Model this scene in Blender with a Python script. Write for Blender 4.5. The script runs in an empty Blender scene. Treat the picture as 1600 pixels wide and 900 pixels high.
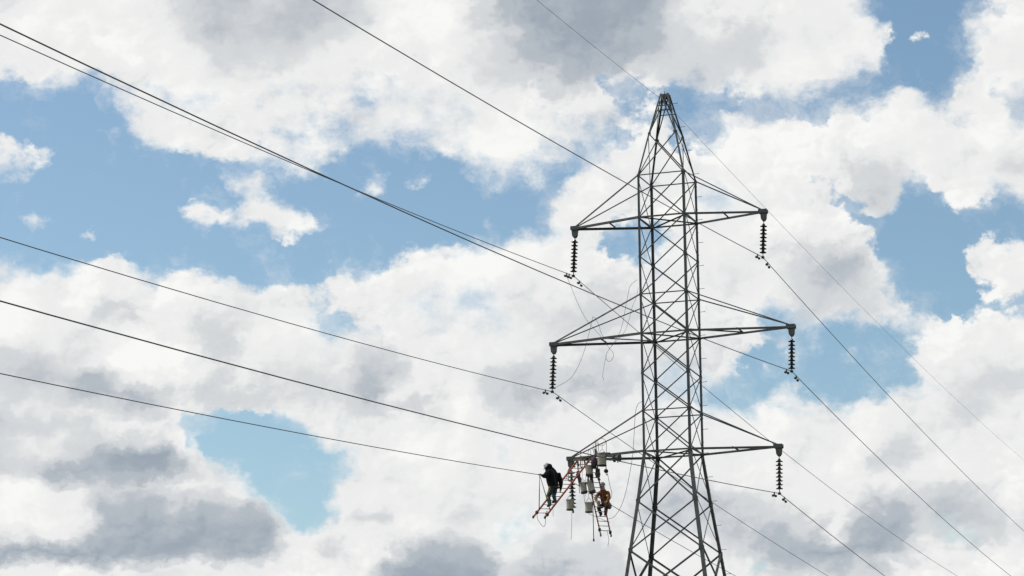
import bpy, math, random
from math import sin, cos, pi, radians, sqrt, atan2
from mathutils import Vector, Matrix

random.seed(7)
scene = bpy.context.scene
C = scene.collection

# ------------------------------------------------------------------ camera
YAW, PITCH, ROLL = radians(-3.5438), radians(12.2612), radians(-0.6011)
fw = Vector((sin(YAW) * cos(PITCH), cos(YAW) * cos(PITCH), sin(PITCH)))
rt = Vector((cos(YAW), -sin(YAW), 0.0))
up = rt.cross(fw)
rt2 = cos(ROLL) * rt + sin(ROLL) * up
up2 = -sin(ROLL) * rt + cos(ROLL) * up
cam_d = bpy.data.cameras.new('camera')
cam = bpy.data.objects.new('camera', cam_d)
C.objects.link(cam)
cam.matrix_world = Matrix(((rt2.x, up2.x, -fw.x, 0.0), (rt2.y, up2.y, -fw.y, -97.0504),
                           (rt2.z, up2.z, -fw.z, 1.7), (0, 0, 0, 1)))
cam_d.sensor_width = 36.0
cam_d.lens = 36.0 * 4069.9 / 1600.0
cam_d.clip_start = 0.5
cam_d.clip_end = 30000.0
scene.camera = cam

# ------------------------------------------------------------------ light
SUN_AZ, SUN_EL = radians(-78), radians(50)          # clockwise from +Y, above the horizon
sun_dir = Vector((sin(SUN_AZ) * cos(SUN_EL), cos(SUN_AZ) * cos(SUN_EL), sin(SUN_EL)))
sun_d = bpy.data.lights.new('sun', 'SUN')
sun_d.energy = 2.6
sun_d.angle = radians(0.53)
sun_d.color = (1.0, 0.95, 0.88)
sun = bpy.data.objects.new('sun', sun_d)
C.objects.link(sun)
sun.rotation_euler = sun_dir.to_track_quat('Z', 'Y').to_euler()
sun.location = sun_dir * 300
scene.view_settings.view_transform = 'Standard'
scene.view_settings.look = 'None'
scene.view_settings.exposure = 0.0
scene.view_settings.gamma = 1.0

# ------------------------------------------------------------------ sky: clear sky with broken cumulus
# how much cloud (0 clear .. 35 solid) and how bright (0 dark base .. 35 sunlit) on a lattice of
# azimuth (about 0.35 degree steps, left to right) and elevation (top row is 18 degrees up), in 35ths
COVER = [
    [35, 35, 35, 35, 35, 35, 35, 35, 35, 35, 35, 35, 35, 35, 35, 35, 35, 35, 35, 35, 35, 35, 35, 35, 35, 35, 35, 35, 35, 35, 35, 35, 35, 35, 35, 35, 35, 35, 35, 35, 35, 35, 35, 35, 35, 35, 35, 35, 35, 35, 35, 35, 33, 34, 14, 0, 0, 0, 0, 0, 4, 12, 30, 35],
    [35, 35, 35, 35, 35, 35, 35, 35, 35, 35, 35, 35, 35, 35, 35, 35, 35, 35, 35, 35, 35, 35, 35, 35, 35, 35, 35, 35, 35, 35, 35, 35, 35, 35, 35, 35, 35, 35, 35, 35, 35, 35, 35, 35, 35, 35, 35, 35, 35, 35, 35, 35, 35, 35, 31, 8, 0, 1, 0, 0, 6, 25, 35, 35],
    [35, 35, 35, 35, 35, 35, 35, 35, 35, 35, 35, 35, 35, 35, 35, 35, 35, 35, 35, 35, 35, 35, 35, 35, 35, 35, 35, 35, 35, 35, 35, 35, 35, 35, 35, 35, 35, 35, 35, 35, 35, 35, 35, 35, 35, 35, 35, 35, 35, 35, 35, 35, 35, 35, 35, 25, 2, 19, 0, 1, 14, 22, 35, 35],
    [35, 35, 35, 35, 35, 35, 35, 35, 35, 35, 35, 35, 35, 35, 35, 35, 35, 35, 35, 35, 35, 35, 35, 34, 34, 34, 35, 35, 35, 35, 35, 35, 35, 35, 35, 35, 34, 34, 34, 34, 35, 35, 35, 35, 35, 35, 35, 35, 35, 35, 35, 35, 35, 33, 28, 7, 0, 3, 0, 0, 8, 32, 35, 35],
    [31, 33, 34, 35, 35, 34, 34, 35, 35, 35, 35, 35, 35, 35, 34, 34, 33, 33, 33, 33, 33, 33, 32, 32, 32, 32, 33, 34, 35, 35, 35, 35, 34, 33, 32, 32, 31, 26, 22, 24, 28, 32, 31, 30, 34, 33, 35, 35, 35, 35, 35, 35, 26, 8, 13, 6, 0, 0, 0, 4, 21, 35, 35, 35],
    [3, 5, 9, 14, 15, 8, 8, 17, 31, 26, 29, 34, 33, 33, 32, 31, 31, 30, 30, 30, 30, 28, 28, 29, 29, 29, 30, 32, 33, 35, 35, 35, 33, 25, 29, 29, 28, 21, 16, 16, 18, 20, 5, 3, 12, 8, 27, 31, 31, 31, 30, 24, 3, 0, 0, 2, 10, 1, 0, 15, 32, 35, 35, 31],
    [0, 0, 0, 0, 0, 0, 0, 7, 32, 29, 25, 30, 30, 24, 29, 29, 29, 28, 28, 28, 28, 22, 17, 22, 28, 28, 28, 29, 31, 33, 35, 35, 32, 22, 28, 28, 28, 27, 23, 19, 18, 18, 1, 0, 0, 0, 4, 6, 6, 4, 3, 1, 15, 15, 7, 19, 34, 24, 7, 19, 34, 35, 31, 8],
    [3, 0, 0, 0, 0, 1, 1, 22, 35, 34, 33, 31, 30, 20, 26, 28, 28, 28, 28, 28, 27, 27, 27, 27, 28, 28, 28, 29, 30, 32, 34, 35, 33, 30, 29, 28, 28, 28, 27, 19, 28, 29, 4, 0, 0, 13, 29, 28, 27, 26, 20, 13, 27, 35, 34, 35, 35, 35, 33, 24, 21, 34, 34, 29],
    [21, 5, 0, 0, 0, 3, 16, 8, 20, 32, 34, 33, 32, 30, 29, 29, 29, 29, 29, 29, 23, 18, 21, 22, 22, 23, 28, 30, 31, 33, 34, 35, 34, 32, 31, 30, 28, 22, 10, 10, 31, 34, 10, 6, 12, 31, 35, 35, 35, 35, 35, 35, 35, 35, 35, 35, 35, 35, 35, 35, 34, 35, 35, 35],
    [25, 22, 17, 4, 4, 5, 7, 5, 0, 5, 20, 24, 25, 32, 28, 22, 29, 31, 31, 31, 29, 13, 4, 4, 4, 5, 19, 30, 29, 32, 34, 35, 35, 34, 27, 15, 12, 21, 28, 32, 34, 35, 32, 33, 34, 35, 35, 35, 35, 35, 35, 35, 35, 35, 35, 35, 35, 35, 35, 35, 35, 35, 35, 35],
    [25, 19, 12, 4, 0, 1, 1, 0, 0, 0, 0, 1, 4, 13, 6, 1, 6, 18, 23, 18, 8, 1, 6, 5, 0, 4, 8, 4, 7, 11, 12, 15, 20, 21, 5, 1, 18, 35, 35, 35, 35, 35, 35, 35, 35, 35, 35, 35, 35, 35, 35, 35, 35, 35, 35, 35, 34, 34, 35, 35, 35, 35, 35, 35],
    [9, 2, 0, 0, 0, 0, 0, 0, 0, 0, 0, 0, 0, 4, 21, 23, 10, 0, 0, 0, 0, 1, 15, 21, 5, 11, 18, 3, 7, 13, 15, 12, 11, 12, 10, 26, 33, 35, 35, 35, 35, 35, 35, 35, 30, 33, 35, 35, 35, 31, 19, 19, 20, 32, 35, 34, 15, 11, 32, 35, 35, 34, 29, 34],
    [3, 4, 0, 0, 0, 0, 0, 0, 0, 0, 0, 5, 10, 4, 10, 34, 34, 21, 2, 0, 0, 0, 1, 5, 6, 1, 3, 0, 1, 2, 4, 4, 5, 10, 23, 35, 35, 35, 35, 35, 35, 35, 35, 28, 14, 27, 35, 35, 35, 31, 23, 22, 7, 8, 26, 30, 8, 0, 13, 31, 28, 14, 2, 11],
    [2, 25, 23, 2, 0, 2, 0, 0, 0, 0, 1, 29, 34, 33, 30, 34, 34, 34, 31, 6, 0, 0, 0, 0, 0, 0, 0, 0, 0, 0, 18, 2, 0, 0, 16, 35, 35, 35, 28, 22, 19, 25, 34, 31, 24, 34, 35, 35, 35, 35, 35, 35, 28, 9, 2, 2, 0, 0, 0, 4, 2, 0, 0, 0],
    [1, 8, 5, 4, 3, 12, 0, 0, 0, 0, 0, 1, 12, 2, 2, 7, 23, 29, 32, 26, 11, 0, 0, 0, 0, 0, 0, 0, 0, 0, 2, 6, 17, 20, 20, 35, 35, 34, 10, 4, 4, 5, 27, 35, 35, 35, 35, 35, 35, 35, 35, 35, 35, 33, 8, 0, 0, 0, 0, 0, 4, 5, 4, 7],
    [1, 0, 0, 0, 0, 0, 0, 0, 0, 0, 0, 0, 0, 0, 0, 0, 0, 0, 3, 0, 0, 0, 0, 0, 1, 11, 16, 12, 10, 17, 26, 33, 35, 35, 35, 35, 35, 26, 4, 4, 4, 16, 34, 35, 35, 35, 35, 35, 35, 35, 35, 35, 35, 35, 20, 0, 0, 0, 0, 1, 16, 32, 30, 34],
    [22, 17, 3, 3, 14, 21, 11, 18, 7, 1, 3, 2, 1, 0, 0, 0, 0, 0, 0, 0, 5, 12, 8, 4, 8, 33, 35, 34, 34, 35, 35, 35, 35, 35, 35, 35, 35, 30, 14, 13, 20, 33, 35, 35, 35, 35, 35, 35, 35, 35, 35, 35, 35, 35, 32, 8, 0, 0, 0, 3, 30, 35, 35, 35],
    [35, 34, 31, 31, 34, 35, 34, 35, 29, 23, 31, 29, 23, 16, 23, 11, 4, 8, 8, 6, 26, 33, 32, 30, 29, 33, 33, 33, 33, 32, 32, 33, 34, 35, 35, 35, 35, 35, 35, 35, 35, 35, 35, 35, 35, 35, 35, 35, 35, 35, 35, 35, 35, 35, 35, 28, 3, 0, 0, 1, 12, 15, 29, 35],
    [35, 35, 35, 35, 35, 35, 35, 35, 35, 35, 35, 35, 35, 35, 35, 33, 31, 33, 31, 25, 25, 31, 31, 31, 31, 31, 31, 31, 31, 22, 17, 31, 34, 35, 35, 35, 35, 35, 35, 35, 35, 35, 35, 35, 35, 35, 35, 34, 34, 34, 35, 35, 35, 35, 35, 35, 19, 0, 0, 0, 2, 15, 17, 18],
    [35, 35, 35, 35, 35, 35, 35, 35, 35, 35, 35, 35, 35, 35, 35, 35, 35, 34, 32, 26, 19, 20, 27, 30, 30, 30, 28, 25, 30, 25, 14, 29, 34, 35, 35, 35, 35, 35, 35, 35, 35, 35, 35, 35, 32, 30, 28, 28, 15, 11, 23, 31, 34, 35, 35, 35, 31, 4, 0, 2, 6, 12, 9, 8],
    [35, 35, 35, 35, 35, 35, 35, 35, 35, 35, 35, 35, 35, 35, 35, 35, 35, 35, 33, 28, 12, 17, 29, 31, 31, 31, 31, 25, 26, 31, 30, 32, 34, 35, 35, 35, 35, 35, 35, 35, 35, 35, 35, 35, 32, 30, 29, 24, 9, 10, 7, 8, 9, 16, 17, 17, 14, 11, 22, 29, 33, 34, 34, 34],
    [35, 35, 35, 35, 35, 35, 35, 35, 35, 35, 35, 35, 35, 35, 35, 35, 35, 35, 34, 33, 30, 32, 33, 33, 34, 34, 34, 33, 32, 34, 34, 34, 35, 35, 35, 35, 35, 35, 35, 35, 35, 35, 35, 35, 35, 35, 35, 17, 11, 12, 13, 13, 2, 1, 0, 0, 2, 28, 35, 35, 35, 35, 35, 35],
    [35, 35, 35, 35, 35, 35, 35, 35, 35, 35, 35, 35, 35, 35, 35, 35, 35, 35, 35, 35, 35, 35, 35, 35, 35, 35, 35, 35, 35, 35, 35, 35, 35, 35, 35, 35, 35, 35, 35, 35, 35, 35, 35, 35, 35, 35, 33, 8, 11, 11, 6, 6, 6, 13, 3, 0, 3, 31, 35, 35, 35, 35, 35, 35],
    [35, 35, 35, 35, 35, 35, 35, 35, 35, 35, 35, 35, 35, 35, 35, 35, 35, 35, 35, 35, 35, 35, 35, 35, 35, 35, 35, 35, 35, 35, 35, 35, 35, 35, 35, 35, 35, 35, 35, 34, 22, 16, 22, 28, 31, 31, 16, 2, 7, 6, 1, 0, 1, 3, 0, 0, 2, 25, 35, 35, 35, 35, 35, 35],
    [35, 35, 35, 35, 35, 35, 35, 35, 35, 35, 35, 35, 35, 35, 35, 35, 35, 35, 35, 35, 35, 35, 35, 35, 35, 35, 35, 35, 35, 35, 35, 35, 35, 35, 35, 35, 35, 35, 35, 34, 25, 21, 16, 11, 4, 3, 1, 6, 22, 17, 2, 4, 3, 3, 8, 12, 22, 23, 32, 35, 35, 35, 35, 35],
    [35, 35, 35, 35, 35, 35, 35, 35, 35, 35, 35, 35, 35, 33, 33, 33, 31, 33, 35, 35, 35, 35, 35, 35, 35, 35, 35, 35, 35, 35, 35, 35, 35, 35, 35, 35, 35, 35, 35, 35, 35, 35, 35, 33, 15, 6, 16, 32, 35, 34, 30, 32, 30, 30, 34, 35, 35, 35, 35, 35, 35, 35, 35, 35],
    [35, 35, 35, 35, 35, 35, 35, 35, 35, 35, 34, 14, 4, 0, 0, 0, 0, 0, 29, 35, 34, 27, 27, 35, 35, 35, 35, 35, 35, 35, 35, 35, 35, 35, 35, 35, 35, 35, 35, 35, 35, 35, 35, 35, 35, 33, 34, 35, 35, 35, 35, 35, 35, 35, 35, 35, 35, 35, 35, 35, 35, 35, 35, 35],
    [35, 35, 35, 35, 35, 35, 35, 35, 35, 35, 35, 24, 0, 0, 0, 0, 0, 0, 12, 26, 28, 27, 30, 35, 35, 35, 35, 35, 35, 35, 25, 26, 35, 35, 35, 35, 35, 35, 35, 35, 35, 35, 35, 35, 35, 35, 35, 35, 35, 35, 35, 35, 35, 35, 35, 35, 35, 35, 35, 35, 35, 35, 35, 35],
    [35, 35, 35, 35, 35, 35, 35, 35, 35, 35, 35, 35, 11, 0, 0, 0, 0, 0, 0, 0, 0, 16, 35, 35, 35, 35, 35, 35, 35, 35, 34, 30, 34, 35, 35, 35, 35, 35, 35, 35, 35, 35, 35, 35, 35, 35, 35, 35, 35, 35, 35, 35, 35, 35, 35, 35, 35, 35, 35, 35, 35, 35, 32, 34],
    [35, 35, 35, 35, 35, 35, 35, 35, 35, 35, 35, 35, 33, 13, 3, 0, 0, 0, 0, 0, 0, 11, 34, 35, 35, 35, 35, 35, 35, 35, 35, 35, 35, 35, 35, 35, 35, 35, 35, 35, 35, 35, 35, 35, 35, 35, 35, 35, 35, 35, 35, 35, 35, 35, 35, 35, 35, 35, 35, 35, 35, 35, 31, 32],
    [35, 35, 35, 35, 35, 35, 35, 35, 35, 35, 35, 35, 35, 35, 34, 17, 0, 0, 0, 0, 9, 35, 35, 35, 35, 35, 35, 35, 35, 35, 35, 35, 35, 35, 35, 35, 35, 35, 35, 35, 35, 35, 35, 35, 35, 35, 35, 35, 35, 35, 35, 35, 35, 35, 35, 35, 35, 35, 35, 35, 35, 35, 35, 35],
    [35, 35, 35, 35, 35, 35, 35, 35, 35, 35, 35, 35, 35, 35, 35, 35, 24, 0, 0, 0, 21, 35, 35, 35, 35, 35, 35, 35, 35, 35, 35, 35, 35, 35, 35, 35, 35, 35, 35, 35, 35, 35, 35, 35, 35, 35, 35, 35, 35, 35, 35, 35, 35, 35, 35, 35, 35, 35, 35, 35, 35, 35, 35, 35],
    [35, 35, 35, 35, 35, 35, 35, 35, 35, 35, 35, 35, 35, 35, 35, 35, 35, 8, 4, 2, 27, 35, 35, 35, 35, 35, 35, 35, 35, 35, 35, 27, 22, 29, 35, 35, 35, 35, 35, 35, 35, 35, 35, 35, 35, 35, 35, 35, 35, 35, 35, 35, 35, 35, 35, 35, 35, 35, 32, 28, 34, 35, 35, 35],
    [35, 35, 35, 35, 35, 35, 35, 35, 35, 35, 35, 35, 35, 35, 35, 35, 35, 32, 34, 34, 35, 35, 35, 35, 35, 35, 35, 35, 35, 35, 35, 29, 29, 34, 35, 35, 35, 35, 35, 35, 35, 35, 35, 35, 35, 35, 35, 35, 35, 35, 35, 35, 35, 35, 35, 35, 35, 35, 34, 25, 26, 34, 35, 35],
    [35, 35, 35, 35, 35, 35, 35, 35, 35, 35, 35, 35, 35, 35, 35, 35, 35, 35, 35, 35, 35, 35, 35, 35, 35, 35, 35, 35, 35, 35, 35, 35, 35, 35, 35, 35, 35, 35, 35, 35, 35, 35, 35, 35, 35, 35, 35, 31, 33, 35, 35, 35, 35, 35, 35, 35, 35, 35, 35, 35, 34, 35, 35, 35],
    [35, 35, 35, 35, 35, 35, 35, 35, 35, 35, 35, 35, 35, 35, 35, 35, 35, 35, 35, 35, 35, 35, 35, 35, 35, 35, 35, 35, 35, 35, 35, 35, 35, 35, 35, 35, 35, 35, 35, 35, 35, 35, 35, 35, 35, 35, 35, 29, 29, 35, 35, 35, 35, 35, 35, 35, 35, 35, 35, 35, 35, 35, 35, 35],
    [35, 35, 35, 35, 35, 35, 35, 35, 35, 35, 35, 35, 35, 35, 35, 35, 35, 35, 35, 35, 35, 35, 35, 35, 35, 35, 35, 35, 35, 35, 35, 35, 35, 35, 35, 35, 35, 35, 35, 35, 35, 35, 35, 35, 35, 35, 35, 35, 35, 35, 35, 35, 35, 35, 35, 35, 35, 35, 35, 35, 35, 35, 35, 35],
    [35, 35, 35, 35, 35, 35, 35, 35, 35, 35, 35, 35, 35, 35, 35, 35, 35, 35, 35, 35, 35, 35, 35, 35, 35, 35, 35, 35, 35, 35, 35, 35, 35, 35, 35, 35, 35, 35, 35, 35, 35, 35, 35, 35, 35, 35, 35, 35, 35, 35, 35, 35, 35, 35, 35, 35, 35, 35, 35, 35, 35, 35, 35, 35],
]
SHADE = [
    [31, 31, 31, 31, 32, 32, 32, 32, 31, 29, 27, 23, 20, 19, 18, 18, 17, 16, 15, 16, 18, 21, 25, 28, 31, 33, 34, 33, 30, 26, 21, 15, 9, 5, 4, 4, 3, 3, 4, 4, 6, 12, 20, 28, 29, 29, 29, 30, 30, 31, 31, 31, 31, 31, 31, 31, 31, 31, 31, 31, 31, 31, 31, 31],
    [31, 31, 31, 31, 32, 33, 33, 33, 32, 31, 28, 25, 22, 19, 19, 18, 17, 16, 16, 17, 20, 23, 26, 29, 31, 32, 33, 33, 30, 26, 22, 16, 10, 6, 4, 4, 4, 4, 4, 5, 8, 14, 21, 27, 28, 27, 26, 27, 29, 30, 31, 31, 31, 31, 31, 31, 31, 31, 31, 31, 31, 31, 31, 31],
    [31, 31, 31, 31, 32, 33, 34, 34, 34, 32, 30, 27, 24, 21, 20, 19, 19, 19, 19, 20, 23, 26, 28, 30, 31, 32, 32, 32, 30, 27, 23, 19, 13, 9, 6, 5, 5, 5, 6, 10, 14, 19, 23, 26, 27, 26, 24, 25, 27, 30, 31, 31, 31, 31, 31, 31, 31, 31, 31, 31, 31, 31, 31, 31],
    [31, 31, 31, 31, 31, 32, 32, 33, 34, 33, 32, 30, 27, 24, 23, 22, 22, 22, 23, 25, 27, 28, 30, 30, 31, 31, 31, 31, 30, 28, 25, 22, 18, 14, 11, 9, 9, 10, 12, 16, 20, 22, 24, 25, 26, 25, 25, 25, 27, 30, 31, 31, 31, 31, 31, 31, 31, 31, 31, 31, 31, 31, 31, 31],
    [31, 31, 31, 31, 31, 31, 31, 32, 32, 33, 32, 31, 29, 27, 26, 26, 26, 27, 27, 28, 29, 30, 30, 31, 31, 31, 31, 31, 30, 29, 28, 25, 23, 20, 18, 17, 16, 17, 19, 21, 23, 24, 26, 26, 27, 26, 26, 27, 29, 30, 31, 31, 31, 31, 31, 31, 31, 31, 31, 31, 31, 31, 31, 31],
    [31, 31, 31, 31, 31, 31, 31, 31, 31, 31, 31, 31, 30, 30, 29, 29, 29, 29, 30, 30, 30, 31, 31, 31, 31, 31, 31, 31, 31, 30, 29, 28, 27, 25, 24, 24, 24, 24, 25, 26, 27, 28, 29, 30, 30, 30, 30, 30, 30, 31, 31, 31, 31, 31, 31, 32, 32, 31, 31, 31, 31, 31, 31, 31],
    [31, 31, 31, 31, 31, 31, 31, 31, 31, 31, 31, 31, 31, 31, 30, 30, 30, 31, 31, 31, 31, 31, 31, 31, 31, 31, 31, 31, 31, 31, 30, 30, 29, 28, 28, 28, 28, 28, 28, 29, 29, 30, 30, 31, 31, 31, 31, 31, 31, 32, 32, 32, 32, 33, 34, 34, 34, 33, 32, 31, 31, 31, 31, 31],
    [31, 31, 31, 31, 31, 31, 31, 31, 31, 31, 31, 31, 31, 31, 31, 31, 31, 31, 31, 31, 31, 31, 31, 31, 31, 31, 31, 31, 31, 31, 31, 31, 30, 30, 30, 30, 30, 30, 30, 30, 31, 31, 31, 31, 31, 32, 33, 33, 34, 34, 34, 34, 35, 35, 35, 35, 35, 35, 34, 33, 32, 32, 32, 32],
    [31, 31, 31, 31, 31, 31, 31, 31, 31, 31, 31, 31, 31, 31, 31, 31, 31, 31, 31, 31, 31, 31, 31, 31, 31, 31, 31, 31, 31, 31, 31, 31, 31, 31, 31, 31, 31, 31, 31, 31, 31, 31, 31, 31, 33, 34, 35, 35, 35, 35, 35, 35, 34, 34, 34, 34, 35, 35, 34, 34, 33, 34, 34, 34],
    [31, 31, 31, 31, 31, 31, 31, 31, 31, 31, 31, 31, 31, 31, 31, 31, 31, 31, 31, 31, 31, 31, 31, 31, 31, 31, 31, 31, 31, 31, 31, 31, 31, 31, 31, 31, 31, 31, 31, 31, 31, 31, 31, 33, 34, 34, 34, 33, 33, 33, 33, 32, 30, 29, 29, 30, 32, 33, 32, 31, 30, 31, 31, 30],
    [31, 31, 31, 31, 31, 31, 31, 31, 31, 31, 31, 31, 31, 31, 31, 31, 31, 31, 31, 31, 31, 31, 31, 31, 31, 31, 31, 31, 31, 31, 31, 31, 31, 31, 31, 31, 31, 31, 31, 31, 31, 31, 31, 32, 32, 32, 31, 31, 31, 31, 31, 29, 27, 24, 24, 25, 28, 30, 30, 28, 28, 29, 28, 26],
    [31, 31, 31, 31, 31, 31, 31, 31, 31, 31, 31, 31, 31, 31, 31, 31, 31, 31, 31, 31, 31, 31, 31, 31, 31, 31, 31, 31, 31, 31, 31, 31, 31, 31, 31, 31, 31, 31, 31, 31, 31, 31, 31, 31, 31, 31, 31, 31, 31, 31, 31, 30, 27, 24, 22, 23, 27, 30, 30, 29, 29, 29, 29, 27],
    [31, 31, 31, 31, 31, 31, 31, 31, 31, 31, 31, 31, 31, 31, 31, 31, 31, 31, 31, 31, 31, 31, 31, 31, 31, 31, 31, 31, 31, 31, 31, 31, 31, 31, 31, 31, 31, 31, 31, 31, 31, 31, 31, 31, 31, 31, 31, 31, 32, 32, 32, 31, 29, 27, 25, 26, 28, 30, 31, 30, 30, 30, 30, 30],
    [31, 31, 31, 31, 31, 31, 31, 31, 31, 31, 31, 31, 31, 31, 31, 31, 31, 31, 31, 31, 31, 31, 31, 31, 31, 31, 31, 31, 31, 31, 31, 31, 31, 31, 31, 31, 31, 31, 31, 31, 31, 31, 31, 31, 31, 31, 32, 34, 34, 34, 33, 31, 31, 30, 29, 29, 30, 31, 31, 31, 31, 31, 31, 31],
    [31, 31, 31, 31, 31, 31, 31, 31, 31, 31, 31, 31, 31, 31, 31, 31, 31, 31, 31, 31, 31, 31, 31, 31, 31, 31, 31, 31, 31, 32, 32, 32, 32, 32, 32, 31, 31, 31, 31, 31, 31, 31, 31, 31, 32, 33, 34, 34, 33, 32, 30, 30, 30, 30, 31, 31, 31, 31, 31, 31, 31, 31, 31, 31],
    [31, 31, 31, 31, 31, 31, 31, 31, 31, 31, 31, 31, 31, 31, 31, 31, 31, 31, 31, 31, 31, 31, 31, 31, 31, 32, 33, 33, 33, 34, 34, 34, 34, 33, 33, 31, 31, 31, 31, 31, 31, 31, 31, 31, 33, 34, 34, 32, 29, 27, 25, 25, 26, 27, 29, 30, 31, 31, 31, 31, 31, 31, 31, 31],
    [31, 31, 31, 31, 32, 33, 32, 32, 32, 32, 31, 31, 31, 31, 31, 31, 31, 31, 31, 31, 31, 32, 32, 33, 33, 34, 34, 35, 35, 35, 35, 34, 33, 33, 32, 31, 30, 30, 30, 30, 31, 31, 31, 31, 32, 32, 32, 30, 27, 24, 21, 19, 18, 19, 24, 29, 30, 31, 31, 31, 31, 31, 31, 31],
    [33, 32, 32, 32, 34, 35, 34, 34, 34, 34, 34, 33, 32, 32, 32, 31, 31, 31, 31, 31, 33, 34, 34, 34, 35, 35, 35, 35, 35, 34, 34, 32, 31, 30, 29, 29, 28, 28, 29, 29, 30, 30, 31, 31, 31, 31, 31, 30, 28, 24, 22, 20, 18, 18, 20, 26, 29, 31, 31, 31, 31, 31, 31, 31],
    [34, 34, 33, 32, 33, 31, 29, 29, 31, 34, 34, 33, 33, 33, 33, 32, 31, 31, 31, 31, 32, 33, 33, 33, 33, 33, 33, 33, 33, 32, 31, 30, 28, 27, 26, 26, 26, 27, 27, 28, 29, 29, 30, 30, 30, 30, 31, 30, 29, 26, 24, 22, 22, 21, 22, 24, 28, 30, 31, 31, 31, 31, 31, 31],
    [34, 34, 33, 32, 31, 29, 25, 24, 26, 31, 30, 28, 26, 27, 30, 31, 31, 31, 31, 31, 31, 31, 31, 31, 31, 31, 31, 31, 31, 31, 30, 29, 27, 26, 25, 25, 25, 25, 26, 26, 27, 28, 28, 29, 29, 30, 30, 30, 30, 29, 27, 25, 24, 24, 24, 25, 28, 30, 31, 31, 31, 31, 31, 31],
    [33, 33, 32, 31, 31, 31, 30, 30, 30, 31, 30, 26, 23, 23, 26, 29, 31, 31, 31, 31, 31, 31, 31, 31, 31, 31, 31, 31, 31, 31, 30, 29, 27, 26, 26, 25, 25, 25, 25, 26, 26, 26, 27, 27, 28, 28, 29, 30, 30, 30, 30, 29, 28, 28, 28, 28, 29, 31, 32, 33, 33, 33, 33, 34],
    [27, 28, 30, 31, 31, 31, 32, 32, 32, 31, 31, 28, 25, 23, 24, 28, 31, 31, 31, 31, 31, 31, 30, 29, 30, 31, 31, 31, 31, 31, 31, 30, 28, 28, 27, 27, 27, 27, 26, 26, 26, 27, 27, 27, 27, 28, 29, 30, 30, 31, 31, 31, 30, 30, 30, 30, 31, 32, 34, 34, 34, 33, 32, 32],
    [19, 20, 24, 27, 27, 28, 31, 33, 33, 33, 32, 31, 28, 26, 26, 28, 30, 30, 30, 30, 30, 30, 23, 18, 24, 31, 32, 32, 32, 32, 31, 29, 28, 27, 27, 27, 27, 28, 28, 28, 28, 28, 28, 28, 28, 28, 29, 30, 31, 31, 31, 31, 31, 31, 31, 31, 31, 31, 32, 32, 31, 28, 27, 27],
    [20, 19, 19, 20, 18, 13, 17, 23, 27, 30, 31, 30, 29, 27, 27, 27, 27, 26, 26, 26, 26, 25, 17, 15, 24, 31, 33, 34, 34, 31, 24, 22, 20, 20, 20, 20, 21, 22, 23, 25, 28, 30, 29, 29, 29, 29, 30, 30, 31, 31, 31, 31, 31, 31, 31, 31, 31, 31, 31, 30, 29, 26, 25, 24],
    [27, 26, 25, 24, 21, 16, 13, 13, 14, 18, 26, 24, 23, 23, 23, 23, 24, 23, 22, 22, 22, 23, 16, 16, 28, 31, 32, 33, 33, 29, 20, 17, 16, 16, 16, 16, 16, 17, 18, 21, 28, 31, 30, 30, 30, 30, 31, 31, 31, 31, 31, 31, 31, 31, 31, 31, 31, 31, 30, 28, 27, 26, 26, 26],
    [26, 27, 27, 28, 28, 27, 25, 21, 18, 18, 26, 23, 23, 23, 23, 24, 26, 26, 25, 25, 25, 26, 23, 22, 27, 22, 23, 26, 32, 30, 27, 24, 22, 22, 22, 22, 22, 24, 25, 27, 30, 31, 31, 31, 31, 31, 31, 31, 31, 31, 31, 31, 31, 31, 31, 31, 31, 31, 30, 28, 26, 26, 28, 29],
    [19, 20, 23, 26, 28, 28, 30, 30, 29, 30, 30, 29, 29, 29, 29, 29, 30, 30, 30, 30, 30, 30, 30, 30, 30, 29, 27, 28, 31, 31, 31, 30, 30, 30, 30, 30, 30, 30, 31, 31, 31, 31, 31, 31, 31, 31, 31, 31, 31, 31, 31, 31, 31, 31, 31, 31, 31, 31, 31, 30, 29, 29, 30, 31],
    [27, 28, 28, 28, 27, 28, 29, 27, 22, 22, 26, 31, 31, 31, 31, 31, 31, 31, 31, 31, 31, 31, 31, 31, 31, 31, 31, 31, 31, 31, 31, 31, 31, 31, 31, 31, 31, 31, 31, 31, 31, 31, 31, 31, 31, 31, 31, 31, 31, 31, 31, 31, 31, 30, 29, 29, 29, 31, 31, 31, 31, 31, 31, 31],
    [23, 23, 25, 25, 23, 17, 8, 3, 1, 1, 3, 28, 31, 31, 31, 31, 31, 31, 31, 31, 31, 31, 31, 31, 31, 31, 31, 31, 31, 31, 31, 31, 31, 31, 31, 31, 31, 31, 31, 31, 31, 31, 31, 31, 31, 31, 31, 31, 31, 31, 31, 31, 31, 28, 20, 19, 21, 29, 31, 31, 31, 31, 31, 31],
    [21, 20, 11, 9, 9, 8, 7, 5, 4, 3, 10, 24, 32, 32, 31, 31, 31, 31, 31, 31, 31, 31, 31, 30, 26, 26, 30, 31, 31, 31, 31, 31, 31, 31, 31, 31, 31, 31, 31, 30, 30, 30, 30, 30, 30, 30, 31, 31, 31, 31, 31, 31, 31, 30, 26, 25, 27, 30, 31, 31, 31, 30, 31, 31],
    [33, 32, 31, 31, 31, 25, 20, 20, 20, 26, 30, 30, 30, 30, 30, 31, 31, 31, 31, 31, 31, 31, 31, 30, 26, 27, 30, 31, 31, 31, 31, 31, 31, 31, 31, 31, 31, 31, 30, 28, 25, 24, 24, 25, 25, 26, 28, 29, 30, 31, 31, 31, 31, 31, 31, 31, 30, 28, 26, 26, 26, 25, 27, 30],
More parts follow.
